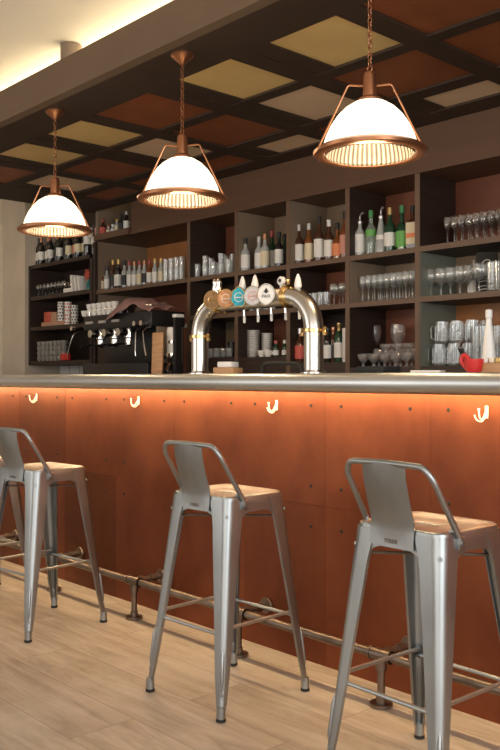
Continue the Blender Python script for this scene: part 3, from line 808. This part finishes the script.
for z in (.10,.085,.055,.035): tube(bm, [(-.045,-.0095,z),(-.01,-.0095,z+.006),(.01,-.0095,z-.003),(.045,-.0095,z+.003)], .0022, 6)
part('chalk_marks', bm, 'paper', cb, label='white chalk marks')
for k, px in enumerate((492,499)): glass('beer_glass','tumbler',XB(px,4.58),4.58,S2,.18,.034,'tall straight beer glass at the right edge of the middle shelf','tall glasses at the right edge')
# --- comp 6 low: mugs in two tiers, tall glasses
zL = LEDGE[5]
for q in range(2):
    for k in range(3 if q else 4):
        glass('beer_mug','mug',-3.225+.112*k+(.02 if q else 0),4.60,zL+q*.142,.14,.040,'ribbed glass beer mug in the two-high stack at lower right','beer mugs on the lower right shelf',rz=.2)
        glass('beer_mug','mug',-3.20+.112*k+(.02 if q else 0),4.72,zL+q*.142,.14,.040,'ribbed glass beer mug in the two-high stack at lower right','beer mugs on the lower right shelf',rz=.2)
for k, px in enumerate((470,477,484,491,498)):
    glass('beer_glass','tumbler',XB(px,4.54)+.03,4.56,zL+.0,.235,.030,'tall clear glass beside the mugs at lower right','tall glasses on the lower right shelf')
# --- comp 5 low: dessert bowls and coupes
zL = LEDGE[4]
for k in range(6): glass('dessert_bowl','bowl',-3.835+.092*k,4.585,zL,.095,.042,'footed glass dessert bowl in the front row of the low shelf','glass dessert bowls on the low shelf',mt='glassbright')
for k in range(5): glass('dessert_bowl','bowl',-3.79+.092*k,4.70,zL,.13,.042,'taller footed glass bowl in the back row of the low shelf','taller glass bowls on the low shelf',mt='glassbright')
for k in range(3): glass('dessert_bowl','bowl',-3.64+.094*k,4.585,zL+.0965,.06,.042,'small glass bowl stacked on the front row of bowls','stacked small bowls',mt='glassbright')
for k, (px, y) in enumerate(((374,4.74),(398,4.74))): glass('balloon_glass','coupe',XB(px,4.80),4.80,zL,.30,.052,['round balloon glass rising above the bowls, left one','round balloon glass rising above the bowls, right one'][k],None,mt='glassbright')
# --- comp 4 middle: tumblers and wine glasses; low: bottles
for k, px in enumerate((309,315,321,327)): glass('tumbler','tumbler',XB(px,4.59),4.59,S2,.10,.030,'short tumbler on the middle shelf right of the tower elbow','tumblers right of the tower elbow')
for k, (px, y) in enumerate(((334,4.58),(339.5,4.68),(343,4.58))): glass('wine_glass','wine',min(XB(px,y),-3.965),y,S2,.15,.034,'stemmed glass bunched against the divider right of the tower','stemmed glasses right of the tower')
zL = LEDGE[3]
for px, y, l, b, c, lab, h, r, sh in [
    (300,4.58,'bottle with red label beside the tower column','gbrown','silver','lred',.255,.036,'round'),
    (327.5,4.57,'dark bottle with white label just right of the tower','gdark','capblack','lwhite',.245,.033,'wine'),
    (333.5,4.60,'slim dark bottle with copper neck right of the tower','gbrown','capcopper','lblack',.250,.029,'wine'),
    (339,4.57,'green wine bottle with gold neck and white label right of the tower','ggreen','gold','lwhite',.275,.032,'wine')]:
    bottle(XB(px,y), y, zL, l, b, c, lab, h, r, sh, (.12,.50), group='bottles on the low shelf by the tower')
bm = newbm(); lathe(bm, [(0,0),(.028,0),(.030,.004),(.030,.235),(0,.235)], 20)
o = tag(part('paper_cup_stack', bm, 'white'), 'tall white cylinder of stacked paper cups against the divider', 'cup stack'); o.location = (-3.965,4.56,zL+.001)
# --- comp 3 middle: tumblers; low: plates, cups, small bottles
for k, px in enumerate((252,259,266,273)): glass('tumbler','tumbler',XB(px,4.59),4.59,S2,.12,.030,'tumbler on the middle shelf seen above the tap badges','tumblers above the tap badges')
zL = LEDGE[2]
def plate_stack(px, n, r, name, lab_):
    x = XB(px,4.62)
    if ('pl',r) not in cache: cache[('pl',r)] = mesh_of('plate', lathe(newbm(), [(0,0),(r*.6,0),(r*.62,.004),(r,.011),(r,.014),(r*.6,.007),(0,.006)], 28), 'white')
    for k in range(n):
        o = link(name, cache[('pl',r)], None, (x,4.62,zL+.001+k*.0142)); tag(o, lab_, 'plate', 'stacked plates behind the tower')
plate_stack(253.5, 15, .052, 'plate', 'white plate in the taller stack behind the beer tower')
plate_stack(267, 13, .044, 'saucer', 'white saucer in the lower stack behind the beer tower')
CUP = mesh_of('cup', tube(lathe(newbm(), [(0,0),(.020,0),(.030,.02),(.034,.05),(.032,.05),(.026,.02),(0,.006)], 20), [(.030,0,.04),(.048,0,.036),(.046,0,.02),(.027,0,.016)], .0035, 6), 'white')
CUPG = CUP.copy(); CUPG.materials[0] = mat('grey_stoneware', (.30,.28,.25), .3)
def cup(x, y, z, label, group, rz=0):
    o = link('coffee_cup', CUP, None, (x,y,z+.0005)); o.rotation_euler = (0,0,rz); return tag(o, label, 'cup', group)
for px in (262,268): cup(XB(px,4.54), 4.54, zL, 'small white cup in front of the plate stacks', 'cups before the plate stacks')
for px, c, l in ((276,'capred','small bottle with red cap right of the plates'),(281,'capgreen','small bottle with green cap right of the plates'),(285,'capwhite','small green bottle with white cap right of the plates')):
    bottle(min(XB(px,4.56),-4.53), 4.56+(.07 if px==281 else 0), zL, l, 'ggreen', c, 'lwhite', .12, .022, 'round', (.1,.4), group='small bottles beside the plates')
# --- comp 2 low & middle
zL = LEDGE[1]
for k, px in enumerate((211,217,223,229)): glass('tumbler','tumbler',XB(px,4.57),4.57,zL,.075,.029,'short tumbler on the low shelf behind the left tower column','tumblers behind the left tower column')
j = thing('milk_jug', 'black jug on the low shelf behind the tower', 'jug', (XB(232,4.70),4.70,zL+.001))
part('body', lathe(newbm(), [(0,0),(.045,0),(.048,.05),(.036,.10),(.040,.13),(0,.13)], 20), 'black', j)
part('handle', tube(newbm(), fillet([(.038,0,.11),(.075,0,.105),(.072,0,.04),(.045,0,.03)], .02), .006, 8), 'black', j)
tag(part('carton', B(XB(197,4.6)-.0,XB(197,4.6)+.09,4.58,4.70,S2+.001,S2+.06,bev=.002), 'paper'), 'small white carton on the middle shelf left of the tower taps', 'box')
for px in (203,210): cup(XB(px,4.56), 4.56, S2+(.001), 'white cup on the middle shelf above the left tower elbow', 'cups above the tower elbow')

# --- high shelf bottles
for px, l, b, c, lab, h, r in [(91,'small pale jar at the left of the high shelf','gclear','capwhite','lcream',.10,.026),(98,'amber bottle on the high shelf, left of a pair','gamber','capblack','lpink',.165,.030),(103,'amber bottle on the high shelf, right of a pair','gbrown','capred','lred',.155,.030),
    (108.5,'small pale bottle on the high shelf beside the amber pair','gclear','capcopper','lcream',.085,.022),(113,'small white bottle in the middle of the high shelf','gclear','capwhite','lwhite',.085,.022),(117,'cream bottle left of the black ones on the high shelf','gclear','gold','lcream',.125,.024),
    (121,'black bottle on the high shelf','gdark','capblack','lblack',.165,.025),(126.5,'black bottle with white label at the right end of the high shelf','gdark','silver','lwhite',.175,.028)]:
    bottle(XB(px,4.56), 4.56, 2.49, l, b, c, lab, h, r, 'round', (.1,.5), group='bottles on the high shelf')

# --- left cabinet contents
wl = ['lwhite','lwhite','lwhite','lwhite',None,'lwhite','lblack','lcream','lpink','lcream','lcream','lwhite','lwhite']
ws = ['leftmost of the wine bottles on the cabinet top','second wine bottle from the left on the cabinet top','third wine bottle from the left on the cabinet top','fourth wine bottle from the left, pale label','plain wine bottle without label, fifth from the left','wine bottle with high white label left of the middle','dark-labelled wine bottle in the middle of the row','cream-labelled wine bottle right of the middle','pink-labelled wine bottle right of the middle','cream-labelled wine bottle, fourth from the right','yellowish-labelled wine bottle, third from the right','tall wine bottle with white label, second from the right','wine bottle with white label at the right end of the cabinet top']
caps = ['capblack','capcopper','capcopper','capred','capcopper','capblack','capcopper','capred','capcopper','gold','capred','capblack','capblack']
for k in range(13):
    px = 36.5+k*4.6
    bottle(XB(px,4.56), 4.56+(.0 if k % 2 else .03), 2.316, ws[k], 'gdark', caps[k], wl[k], (.305 if k != 11 else .325), .033, 'wine', (.20,.48) if k < 11 else (.38,.62), group='wine bottles on the cabinet top')
for k in range(8):
    glass('wine_glass','wine',-8.27+.075*k,4.56,ZL[2],.13,.030,'stemmed glass in the row on the upper cabinet shelf','stemmed glasses in the left cabinet',mt='glassdim')
    if k < 7: glass('wine_glass','wine',-8.24+.075*k,4.66,ZL[2],.13,.030,'stemmed glass in the row on the upper cabinet shelf','stemmed glasses in the left cabinet',mt='glassdim')
tag(part('carton', B(XB(65,4.56),XB(72.5,4.56),4.54,4.64,ZL[2]+.001,ZL[2]+.05,bev=.002), 'paper'), 'low white box on the upper cabinet shelf', 'box')
for k, px in enumerate((77,80.5,84)):
    o = part('booklet', B(-.012,.012,-.06,.06,0,.17-.01*k,bev=.002), 'paper'); o.location = (XB(px,4.58),4.58,ZL[2]+.005); o.rotation_euler = (0,-.16,0)
    tag(o, ['white booklet leaning on the upper cabinet shelf, leftmost','white booklet in the middle of the leaning three','white booklet leaning beside the red flower'][k], 'book', 'booklets on the cabinet shelf')
fl = thing('red_flower', 'red paper flower beside the booklets in the left cabinet', 'flower', (XB(89,4.55),4.55,ZL[2]+.001))
part('vase', lathe(newbm(), [(0,0),(.022,0),(.026,.05),(.012,.09),(.014,.10),(0,.10)], 16), 'gteal', fl)
part('stem', tube(newbm(), [(0,0,.08),(-.01,0,.13)], .003, 6), 'capgreen', fl)
bm = newbm()
for k in range(7):
    a = 2*PI*k/7+.3
    c = Vector((-.012,0,.155)); d = Vector((math.cos(a),-.3,math.sin(a)))
    tube(bm, [c, c+d*.03, c+d*.06], [.006,.014,.001], 6)
part('petals', bm, 'redcard', fl)
bottle(XB(92.5,4.55), 4.57, ZL[2], 'small green bottle at the right end of the cabinet shelf', 'ggreen', 'capblack', 'lteal', .12, .02, 'round', (.1,.4))
z = ZL[1]+.001
for x0, x1, h, dz, m, l in [(43,66,.045,0,'tan','flat tan box at the bottom of the cabinet middle shelf'),(45.5,52,.105,.046,'redcard','red box standing on the flat tan box'),(52.5,58,.095,.046,'tan','salmon box right of the red one'),]:
    tag(part('carton', B(XB(x0,4.55),XB(x1,4.55),4.53,4.63,z+dz,z+dz+h,bev=.002), m), l, 'box')
def tin(px, y, zz, h, label):
    t = thing('patterned_tin', label, 'tin', (XB(px,y),y,zz))
    part('body', lathe(newbm(), [(0,0),(.036,0),(.036,h),(0,h)], 24), 'white', t)
    bm = newbm()
    for q in range(8):
        for s_ in range(3):
            a = 2*PI*q/8+(.4 if s_ % 2 else 0)
            c = Vector((.0362*math.cos(a),.0362*math.sin(a),h*(.2+.3*s_)))
            nrm = Vector((math.cos(a),math.sin(a),0))
            tube(bm, [c-nrm*.001, c+nrm*.0008], .009, 8)
    part('dots', bm, 'ink' if (px % 2) else 'lred', t, label='printed dots')
for q, (px, y, dz, h) in enumerate(((61,4.55,.047,.10),(61,4.55,.148,.09),(68,4.55,0,.12),(68,4.55,.121,.11),(74.5,4.56,0,.09),(74.5,4.56,.091,.10))):
    tin(px+.0*q, y, z+dz, h, ['white patterned tin on the tan box','white patterned tin topmost on the left stack','white patterned tin with red dots in the middle stack, lower','white patterned tin in the middle stack, upper','white patterned tin in the right stack, lower','white patterned tin in the right stack, upper'][q])
zb = ZL[0]+.001
for q in range(4):
    for k in range(7):
        cup(-8.24+.083*k, 4.56, zb+q*.052, 'grey-white cup in the stacked grid on the lowest cabinet shelf', 'stacked cups in the left cabinet', 1.2).data = CUPG
tag(part('carton', B(XB(64,4.53),XB(72,4.53),4.485,4.52,zb,zb+.07,bev=.012), 'red'), 'red packet in front of the stacked cups', 'packet')

# ------------------------------------------------------------------ espresso machine on the back counter
MX0, MX1, MY0, MY1, MZ = -6.36, -5.42, 3.92, 4.27, 1.0205
em = thing('espresso_machine', 'black three-group espresso machine with chrome groups', 'espresso machine', (0,0,0))
part('base', B(MX0,MX1,MY0,MY1,MZ+.02,1.25,bev=.008), 'black', em)
bm = newbm()
for x in (MX0+.06,MX1-.06):
    for y in (MY0+.06,MY1-.06): lathe(bm, [(.02,MZ),(.02,MZ+.025)], 12, (x,y,0))
part('feet', bm, 'rubber', em)
part('rear_body', B(MX0,MX1,MY0+.22,MY1,1.25,1.53,bev=.004), 'black', em)
part('head', B(MX0-.02,MX1+.02,MY0+.02,MY1,1.53,1.655,bev=.012), 'black', em)
part('drip_tray', B(XB(88,3.9),XB(128,3.9),MY0-.06,MY0+.16,1.135,1.150,bev=.003), 'chrome', em, label='chrome drip tray')
part('end_panel', B(MX1-.004,MX1+.012,MY0+.08,MY1-.02,1.25,1.53,bev=.003), 'backbeige', em)
bm = newbm()
for x in (MX0+.03,MX0+.31,MX0+.59,MX1-.03): tube(bm, [(x,MY0+.05,1.655),(x,MY0+.05,1.70)], .004, 6)
tube(bm, [(MX0,MY0+.05,1.70),(MX1,MY0+.05,1.70)], .005, 8)
part('cup_rail', bm, 'chrome', em, label='chrome rail')
for px in (84,97,110):
    x = XB(px,MY0)
    part('badge', B(x,x+.10,MY0+.012,MY0+.021,1.585,1.605), 'silver', em, label='silver badge')
for px in (91,105,119):
    x = XB(px,MY0)
    g = part('group_head', (lambda bm: lathe(bm, [(0,1.53),(.040,1.53),(.043,1.51),(.043,1.46),(.034,1.45),(.034,1.43),(0,1.43)], 20, (x,MY0+.10,0)))(newbm()), 'chrome', em, label='chrome group head')
    part('gauge', lathe(newbm(), [(0,MY0-.012),(.030,MY0-.012),(.034,MY0+.0),(.034,MY0+.05)], 20, (x,0,1.50), 'y'), 'chrome', g)
    bm = newbm(); lathe(bm, [(0,1.43),(.035,1.43),(.033,1.40),(.018,1.385),(0,1.385)], 18, (x,MY0+.10,0)); tube(bm, [(x,MY0+.07,1.41),(x+.01,MY0-.03,1.40)], .007, 8)
    part('portafilter', bm, 'chrome', g)
    part('portafilter_handle', tube(newbm(), [(x+.01,MY0-.03,1.40),(x+.018,MY0-.12,1.385)], [.009,.013], 8), 'black', g)
for px, dx in ((139,.02),(146,.05),(76,-.04)):
    x = XB(px,MY0)
    part('steam_wand', tube(newbm(), fillet([(x,MY0+.04,1.53),(x,MY0-.03,1.50),(x+dx,MY0-.05,1.36),(x+dx*1.4,MY0-.05,1.30)], .03), .0055, 8), 'chrome', em, label='chrome steam wand')
    part('steam_knob', lathe(newbm(), [(0,MY0-.03),(.02,MY0-.03),(.02,MY0+.02)], 14, (x-.03,0,1.555), 'y'), 'chrome', em)
for i, px in enumerate((85,90,95,100,105,110,115,119.5)):
    cup(XB(px,3.99), 3.99, 1.656, 'white cup in the row on top of the espresso machine', 'cups on the espresso machine', .8*i)
    cup(XB(px+2,4.09), 4.09, 1.656, 'white cup in the row on top of the espresso machine', 'cups on the espresso machine', .5*i)
    if 0 < i < 7: cup(XB(px,3.99), 3.99, 1.708, 'white cup stacked upon the others on the espresso machine', 'upper cups on the espresso machine', .8*i)
# pink cloth thrown over the cups
bm = newbm(); NX, NY = 22, 12; g = []
x0, x1 = XB(112,3.97), XB(156,3.97)
for i in range(NX+1):
    row = []
    for j2 in range(NY+1):
        u, v = i/NX, j2/NY
        x = x0+(x1-x0)*u; y = 3.905+.25*v
        hump = .108*math.exp(-((u-.50)/.33)**2)*(1-.25*abs(v-.5))
        zz = 1.662+hump+.013*math.sin(11*u+5*v)*math.sin(6*v+2)+.008*math.sin(23*u-9*v)+.006*math.sin(17*v+13*u)
        if v < .2: zz -= (.2-v)*.45*(1.2-u)
        row.append(bm.verts.new((x, y-.02*math.sin(6*u), max(zz,1.659 if y > 3.945 else 1.60))))
    g.append(row)
for i in range(NX):
    for j2 in range(NY): bm.faces.new((g[i][j2],g[i+1][j2],g[i+1][j2+1],g[i][j2+1]))
me = mesh_of('pink_cloth', bm, 'pink', 80)
o = link('dish_cloth', me); md = o.modifiers.new('t','SOLIDIFY'); md.thickness = .004; md.offset = 1
tag(o, 'dusty pink cloth draped over the cups on the espresso machine', 'cloth')
# black box behind, board, grinder
o = part('cutting_board', B(-.048,.048,-.011,.011,0,.45,bev=.006), 'oak'); o.location = (XB(156.5,3.84),3.84,MZ); o.rotation_euler = (-.06,0,.35)
tag(o, 'light wooden board leaning upright beside the coffee grinder', 'cutting board')
gr = thing('coffee_grinder', 'chrome and black coffee grinder with clear hopper', 'coffee grinder', (XB(172,3.99),3.99,MZ))
part('base', B(-.060,.08,-.07,.08,0,.035,bev=.008), 'black', gr)
part('column', B(.050,.072,-.03,.03,.035,.44,bev=.004), 'black', gr)
part('top_plate', B(.040,.082,-.03,.04,.44,.46,bev=.004), 'white', gr)
part('motor', lathe(newbm(), [(0,.17),(.030,.17),(.040,.20),(.040,.23),(0,.23)], 20), 'chrome', gr)
part('hopper', lathe(newbm(), [(0,.23),(.034,.23),(.037,.36),(.030,.385),(0,.385)], 20), 'white', gr, label='pale hopper')
part('hopper_band', lathe(newbm(), [(.0385,.29),(.0385,.305)], 20), 'chrome', gr)
part('spout', tube(newbm(), [(0,-.02,.18),(0,-.05,.13)], .012, 8), 'chrome', gr)
gr.scale = (1.12,1.12,1.28)
part('handle', tube(newbm(), [(-.02,0,.20),(-.075,-.04,.21)], [.006,.012], 8), 'black', gr)
part('dosing_cup', lathe(newbm(), [(0,.06),(.028,.06),(.034,.13),(.030,.13),(0,.07)], 16), 'chrome', gr)
part('stand', tube(newbm(), [(0,0,.03),(0,0,.065)], .03, 12), 'black', gr)

# ------------------------------------------------------------------ beer tower on the bar
BT = 1.1485; TY = 2.66; XT0, XT1 = -3.25, -2.495; TR = .042; TZ = 1.484; RB = .150
bt = thing('beer_tower', 'arched stainless steel beer tower with five round tap badges', 'beer tower', (0,0,0))
def arc(cx, cz, a0, a1, n=12): return [(cx+RB*math.cos(a0+(a1-a0)*i/n), TY, cz+RB*math.sin(a0+(a1-a0)*i/n)) for i in range(n+1)]
for x in (XT0, XT1):
    bm = newbm(); tube(bm, [(x,TY,BT),(x,TY,TZ-RB)], TR, 28); part('column', bm, 'brushed', bt)
    bm = newbm(); lathe(bm, [(TR,BT),(.058,BT),(.058,BT+.006),(.046,BT+.012),(TR,BT+.014)], 28, (x,TY,0)); part('base_flange', bm, 'chrome', bt)
    bm = newbm(); lathe(bm, [(TR,TZ-RB-.012),(TR+.008,TZ-RB-.010),(TR+.008,TZ-RB+.002),(TR,TZ-RB+.004)], 28, (x,TY,0))
    for s in (-1,1):
        tube(bm, [(x+s*(TR+.002),TY,TZ-RB-.004),(x+s*(TR+.020),TY,TZ-RB-.004)], .007, 8)
        lathe(bm, [(0,-.024),(.010,-.022),(.012,-.008),(.006,0),(.010,.012),(0,.020)], 10, (x+s*(TR+.022),TY,TZ-RB-.004))
    part('clamp', bm, 'brass', bt, label='brass clamp ring with wing nuts')
bm = newbm(); tube(bm, arc(XT1-RB,TZ-RB,0,PI/2), TR, 28); part('elbow', bm, 'brushed', bt)
bm = newbm(); tube(bm, arc(XT0+RB,TZ-RB,PI,PI/2), TR, 28); part('elbow', bm, 'brushed', bt)
bm = newbm(); tube(bm, [(XT0+RB,TY,TZ),(XT1-RB,TY,TZ)], TR, 28); part('crossbar', bm, 'brushed', bt)
for x in (XT0+RB, XT1-RB):
    bm = newbm(); lathe(bm, [(TR,x-.010),(TR+.010,x-.009),(TR+.010,x+.009),(TR,x+.010)], 28, (0,TY,TZ), 'x')
    tube(bm, [(x,TY,TZ+TR),(x,TY,TZ+TR+.022)], .006, 8); lathe(bm, [(0,0),(.009,.003),(.009,.012),(0,.018)], 10, (x,TY,TZ+TR+.020))
    part('clamp', bm, 'brass', bt, label='brass clamp ring')
badge = [(212.5,'bronze','brown and gold tap badge'),(226,'orange','orange copper tap badge'),(239,'teal','turquoise tap badge'),(253,'silverbadge','silver grey tap badge'),(266.5,'white','white tap badge with black emblem and lettering')]
BY = TY-TR-.030
for q, (px, m, l) in enumerate(badge):
    x = XB(px,BY); z = TZ+.008
    bm = newbm(); rr = .040
    if q == 2:
        pts = [((rr+.004*math.sin(6*a))*math.cos(a)*.9, (rr*1.12+.004*math.sin(5*a))*math.sin(a)) for a in [2*PI*i/40 for i in range(40)]]
    elif q == 4:
        pts = [(.040*math.cos(a)*(1 if math.sin(a) > 0 else 1-.28*abs(math.sin(a))**2), .046*math.sin(a)) for a in [2*PI*i/40 for i in range(40)]]
    else: pts = [(rr*math.cos(a), rr*1.06*math.sin(a)) for a in [2*PI*i/40 for i in range(40)]]
    th = .5
    def P(u, v, d): return (x+u*math.cos(th)-d*math.sin(th)*-1*-1, BY+u*math.sin(th)+d*math.cos(th)*-1*-1, z+v)
    loft(bm, [[P(u*s, v*s, d) for u, v in pts] for s, d in ((.97,.010),(1,.006),(1,-.002),(.95,-.004))], True, True, True)
    bd = part('tap_badge', bm, m, bt, label=l)
    bm = newbm(); loft(bm, [[P(u*s, v*s, d) for u, v in pts] for s, d in ((.93,-.004),(.93,-.0065),(1.04,-.0065),(1.04,.002))], True)
    part('badge_rim', bm, 'chrome' if q > 2 else 'brass', bd)
    bm = newbm(); c = Vector(P(0,0,.008)); 
    tube(bm, [c, (x+.0, TY-TR*.7, z)], .007, 8); part('badge_stem', bm, 'chrome', bd)
    # printed emblem
    bm = newbm()
    if q == 4:
        tube(bm, [P(0,.008,-.0045),P(0,.018,-.0045),P(0,.028,-.0045)], [.004,.0075,.001], 6)
        tube(bm, [P(-.011,.014,-.0045),P(0,.006,-.0045),P(.011,.014,-.0045)], .0018, 6)
        part('emblem', bm, 'ink', bd, label='black emblem')
        tme = text_mesh('PAIX', .019, .0004); tme.materials.append(M['ink'])
        tt = link('lettering', tme, bd, P(0,-.014,-.0055), 'black lettering'); tt.rotation_euler = (PI/2,0,th)
    else:
        tube(bm, [P(.020*math.cos(a),.020*math.sin(a),-.0045) for a in [2*PI*i/16 for i in range(16)]], .0018, 6, closed=True)
        tube(bm, [P(-.016,-.001,-.0045),P(.016,-.001,-.0045)], .003, 6)
        part('emblem', bm, ['brass','cream','white','lpink'][q], bd)
    # tap body, handle above, spout below
    bm = newbm(); tube(bm, fillet([(x+.04,TY+TR-.004,TZ),(x+.04,TY+TR+.045,TZ-.005),(x+.04,TY+TR+.050,TZ-.060)], .02), .008, 10); part('spout', bm, 'chrome', bt, label='chrome tap spout')
    bm = newbm(); lathe(bm, [(.007,0),(.0065,-.034),(.005,-.036),(0,-.036)], 12, (x+.04,TY+TR+.050,TZ-.058)); part('nozzle', bm, 'white', bt, label='white tap nozzle')
for px in (242.5,255,298):
    x = XB(px,TY)
    hz = TZ+TR if px < 290 else TZ+TR-.02
    bm = newbm(); lathe(bm, [(0,0),(.009,0),(.008,.010),(.0155,.018),(.016,.030),(.011,.056),(.004,.074),(0,.076)], 16, (x,TY+.0,hz-.004)); part('tap_handle', bm, 'white', bt, label='white cone-shaped tap handle')
bm = newbm(); x = XB(217,TY)
tube(bm, [(x,TY,TZ+TR-.003),(x,TY,TZ+TR+.02)], .012, 10)
for s in (-1,1): lathe(bm, [(0,0),(.013,.004),(.016,.018),(.011,.036),(.014,.050),(.006,.062),(0,.063)], 12, (x+s*.013,TY,TZ+TR+.012))
part('gauge_cluster', bm, 'chrome', bt, label='chrome valve cluster')
bm = newbm(); x = XB(281.5,TY)
tube(bm, [(x,TY,TZ+TR-.002),(x,TY,TZ+TR+.012)], .008, 8)
bd = part('medallion', lathe(bm, [(0,TY-.010),(.017,TY-.010),(.020,TY-.006),(.020,TY+.006),(0,TY+.006)], 20, (x,0,TZ+TR+.028), 'y'), 'white', bt, label='small round white medallion')
part('medallion_dot', lathe(newbm(), [(0,TY-.0118),(.008,TY-.0118),(.008,TY-.0095)], 12, (x,0,TZ+TR+.030), 'y'), 'ink', bd)

# ------------------------------------------------------------------ small things on the bar
BTZ = 1.1485
h = thing('coaster_holder', 'small wooden tray of white coasters beside the tower column', 'coaster holder', (XB(228,2.62),2.62,BTZ), .3)
part('tray', B(-.055,.055,-.045,.045,0,.030,bev=.006), 'oak', h)
st_ = part('coasters', B(-.038,.038,-.034,.034,.0302,.056,bev=.004), 'paper', h)
o = part('folded_paper', B(-.058,.058,-.03,.03,0,.010,bev=.002), 'paper'); o.location = (XB(428,2.66),2.66,BTZ); o.rotation_euler = (0,0,.25)
tag(o, 'flat white folded menu card lying on the bar', 'menu card')
o = part('bar_mat', B(-.075,.075,-.06,.06,0,.030,bev=.010), 'rubber'); o.location = (XB(378,2.80),2.80,BTZ)
tag(o, 'black rubber cloth bundle lying on the bar below the dessert bowls', 'bar mat')
bk = thing('red_scoop', 'bright red plastic scoop bowl on the bar at the right', 'scoop', (XB(474,2.62),2.62,BTZ), .2)
part('bowl', lathe(newbm(), [(0,0),(.022,0),(.030,.012),(.034,.048),(.031,.048),(.027,.014),(0,.006)], 24), 'red', bk)
part('handle', tube(newbm(), fillet([(-.025,0,.012),(-.050,0,.045),(-.035,0,.066),(-.018,0,.045)], .015), .008, 10), 'red', bk)
tg = thing('tongs', 'black tongs leaning on the red scoop', 'tongs', (0,0,0))
for dz in (0,.014): part('arm', tube(newbm(), [(XB(459,2.66)+dz,2.66,1.235),(XB(470,2.66)+dz*.3,2.655,BTZ+.006)], .005, 6), 'black', tg)
wb = thing('straw_box', 'little wooden box with small packets at the right edge of the bar', 'box', (XB(497,2.66),2.66,BTZ), .1)
part('box', B(-.055,.055,-.03,.03,0,.034,bev=.003), 'oak', wb)
for k in range(4): part('packet', B(-.045+.024*k,-.027+.024*k,-.02,.02,.0342,.052,bev=.003), ['paper','cream','gold','paper'][k], wb)
t = bottle(XB(489,2.86), 2.86, BTZ, 'slim white squeeze bottle on the bar at the right edge', 'white', 'capwhite', None, .235, .026, 'cone', neck=.010)
t['category'] = 'bottle'
# black hoses arching behind the counter
bm = newbm(); tube(bm, fillet([(XB(262,2.90),2.90,BTZ),(XB(263,2.90),2.90,BTZ+.05),(XB(276,2.90),2.90,BTZ+.055),(XB(300,2.90),2.90,BTZ+.048),(XB(302,2.90),2.90,BTZ)], .03), .010, 8)
tag(part('beer_hose', bm, 'rubber'), 'black hose arching low behind the beer tower', 'hose')
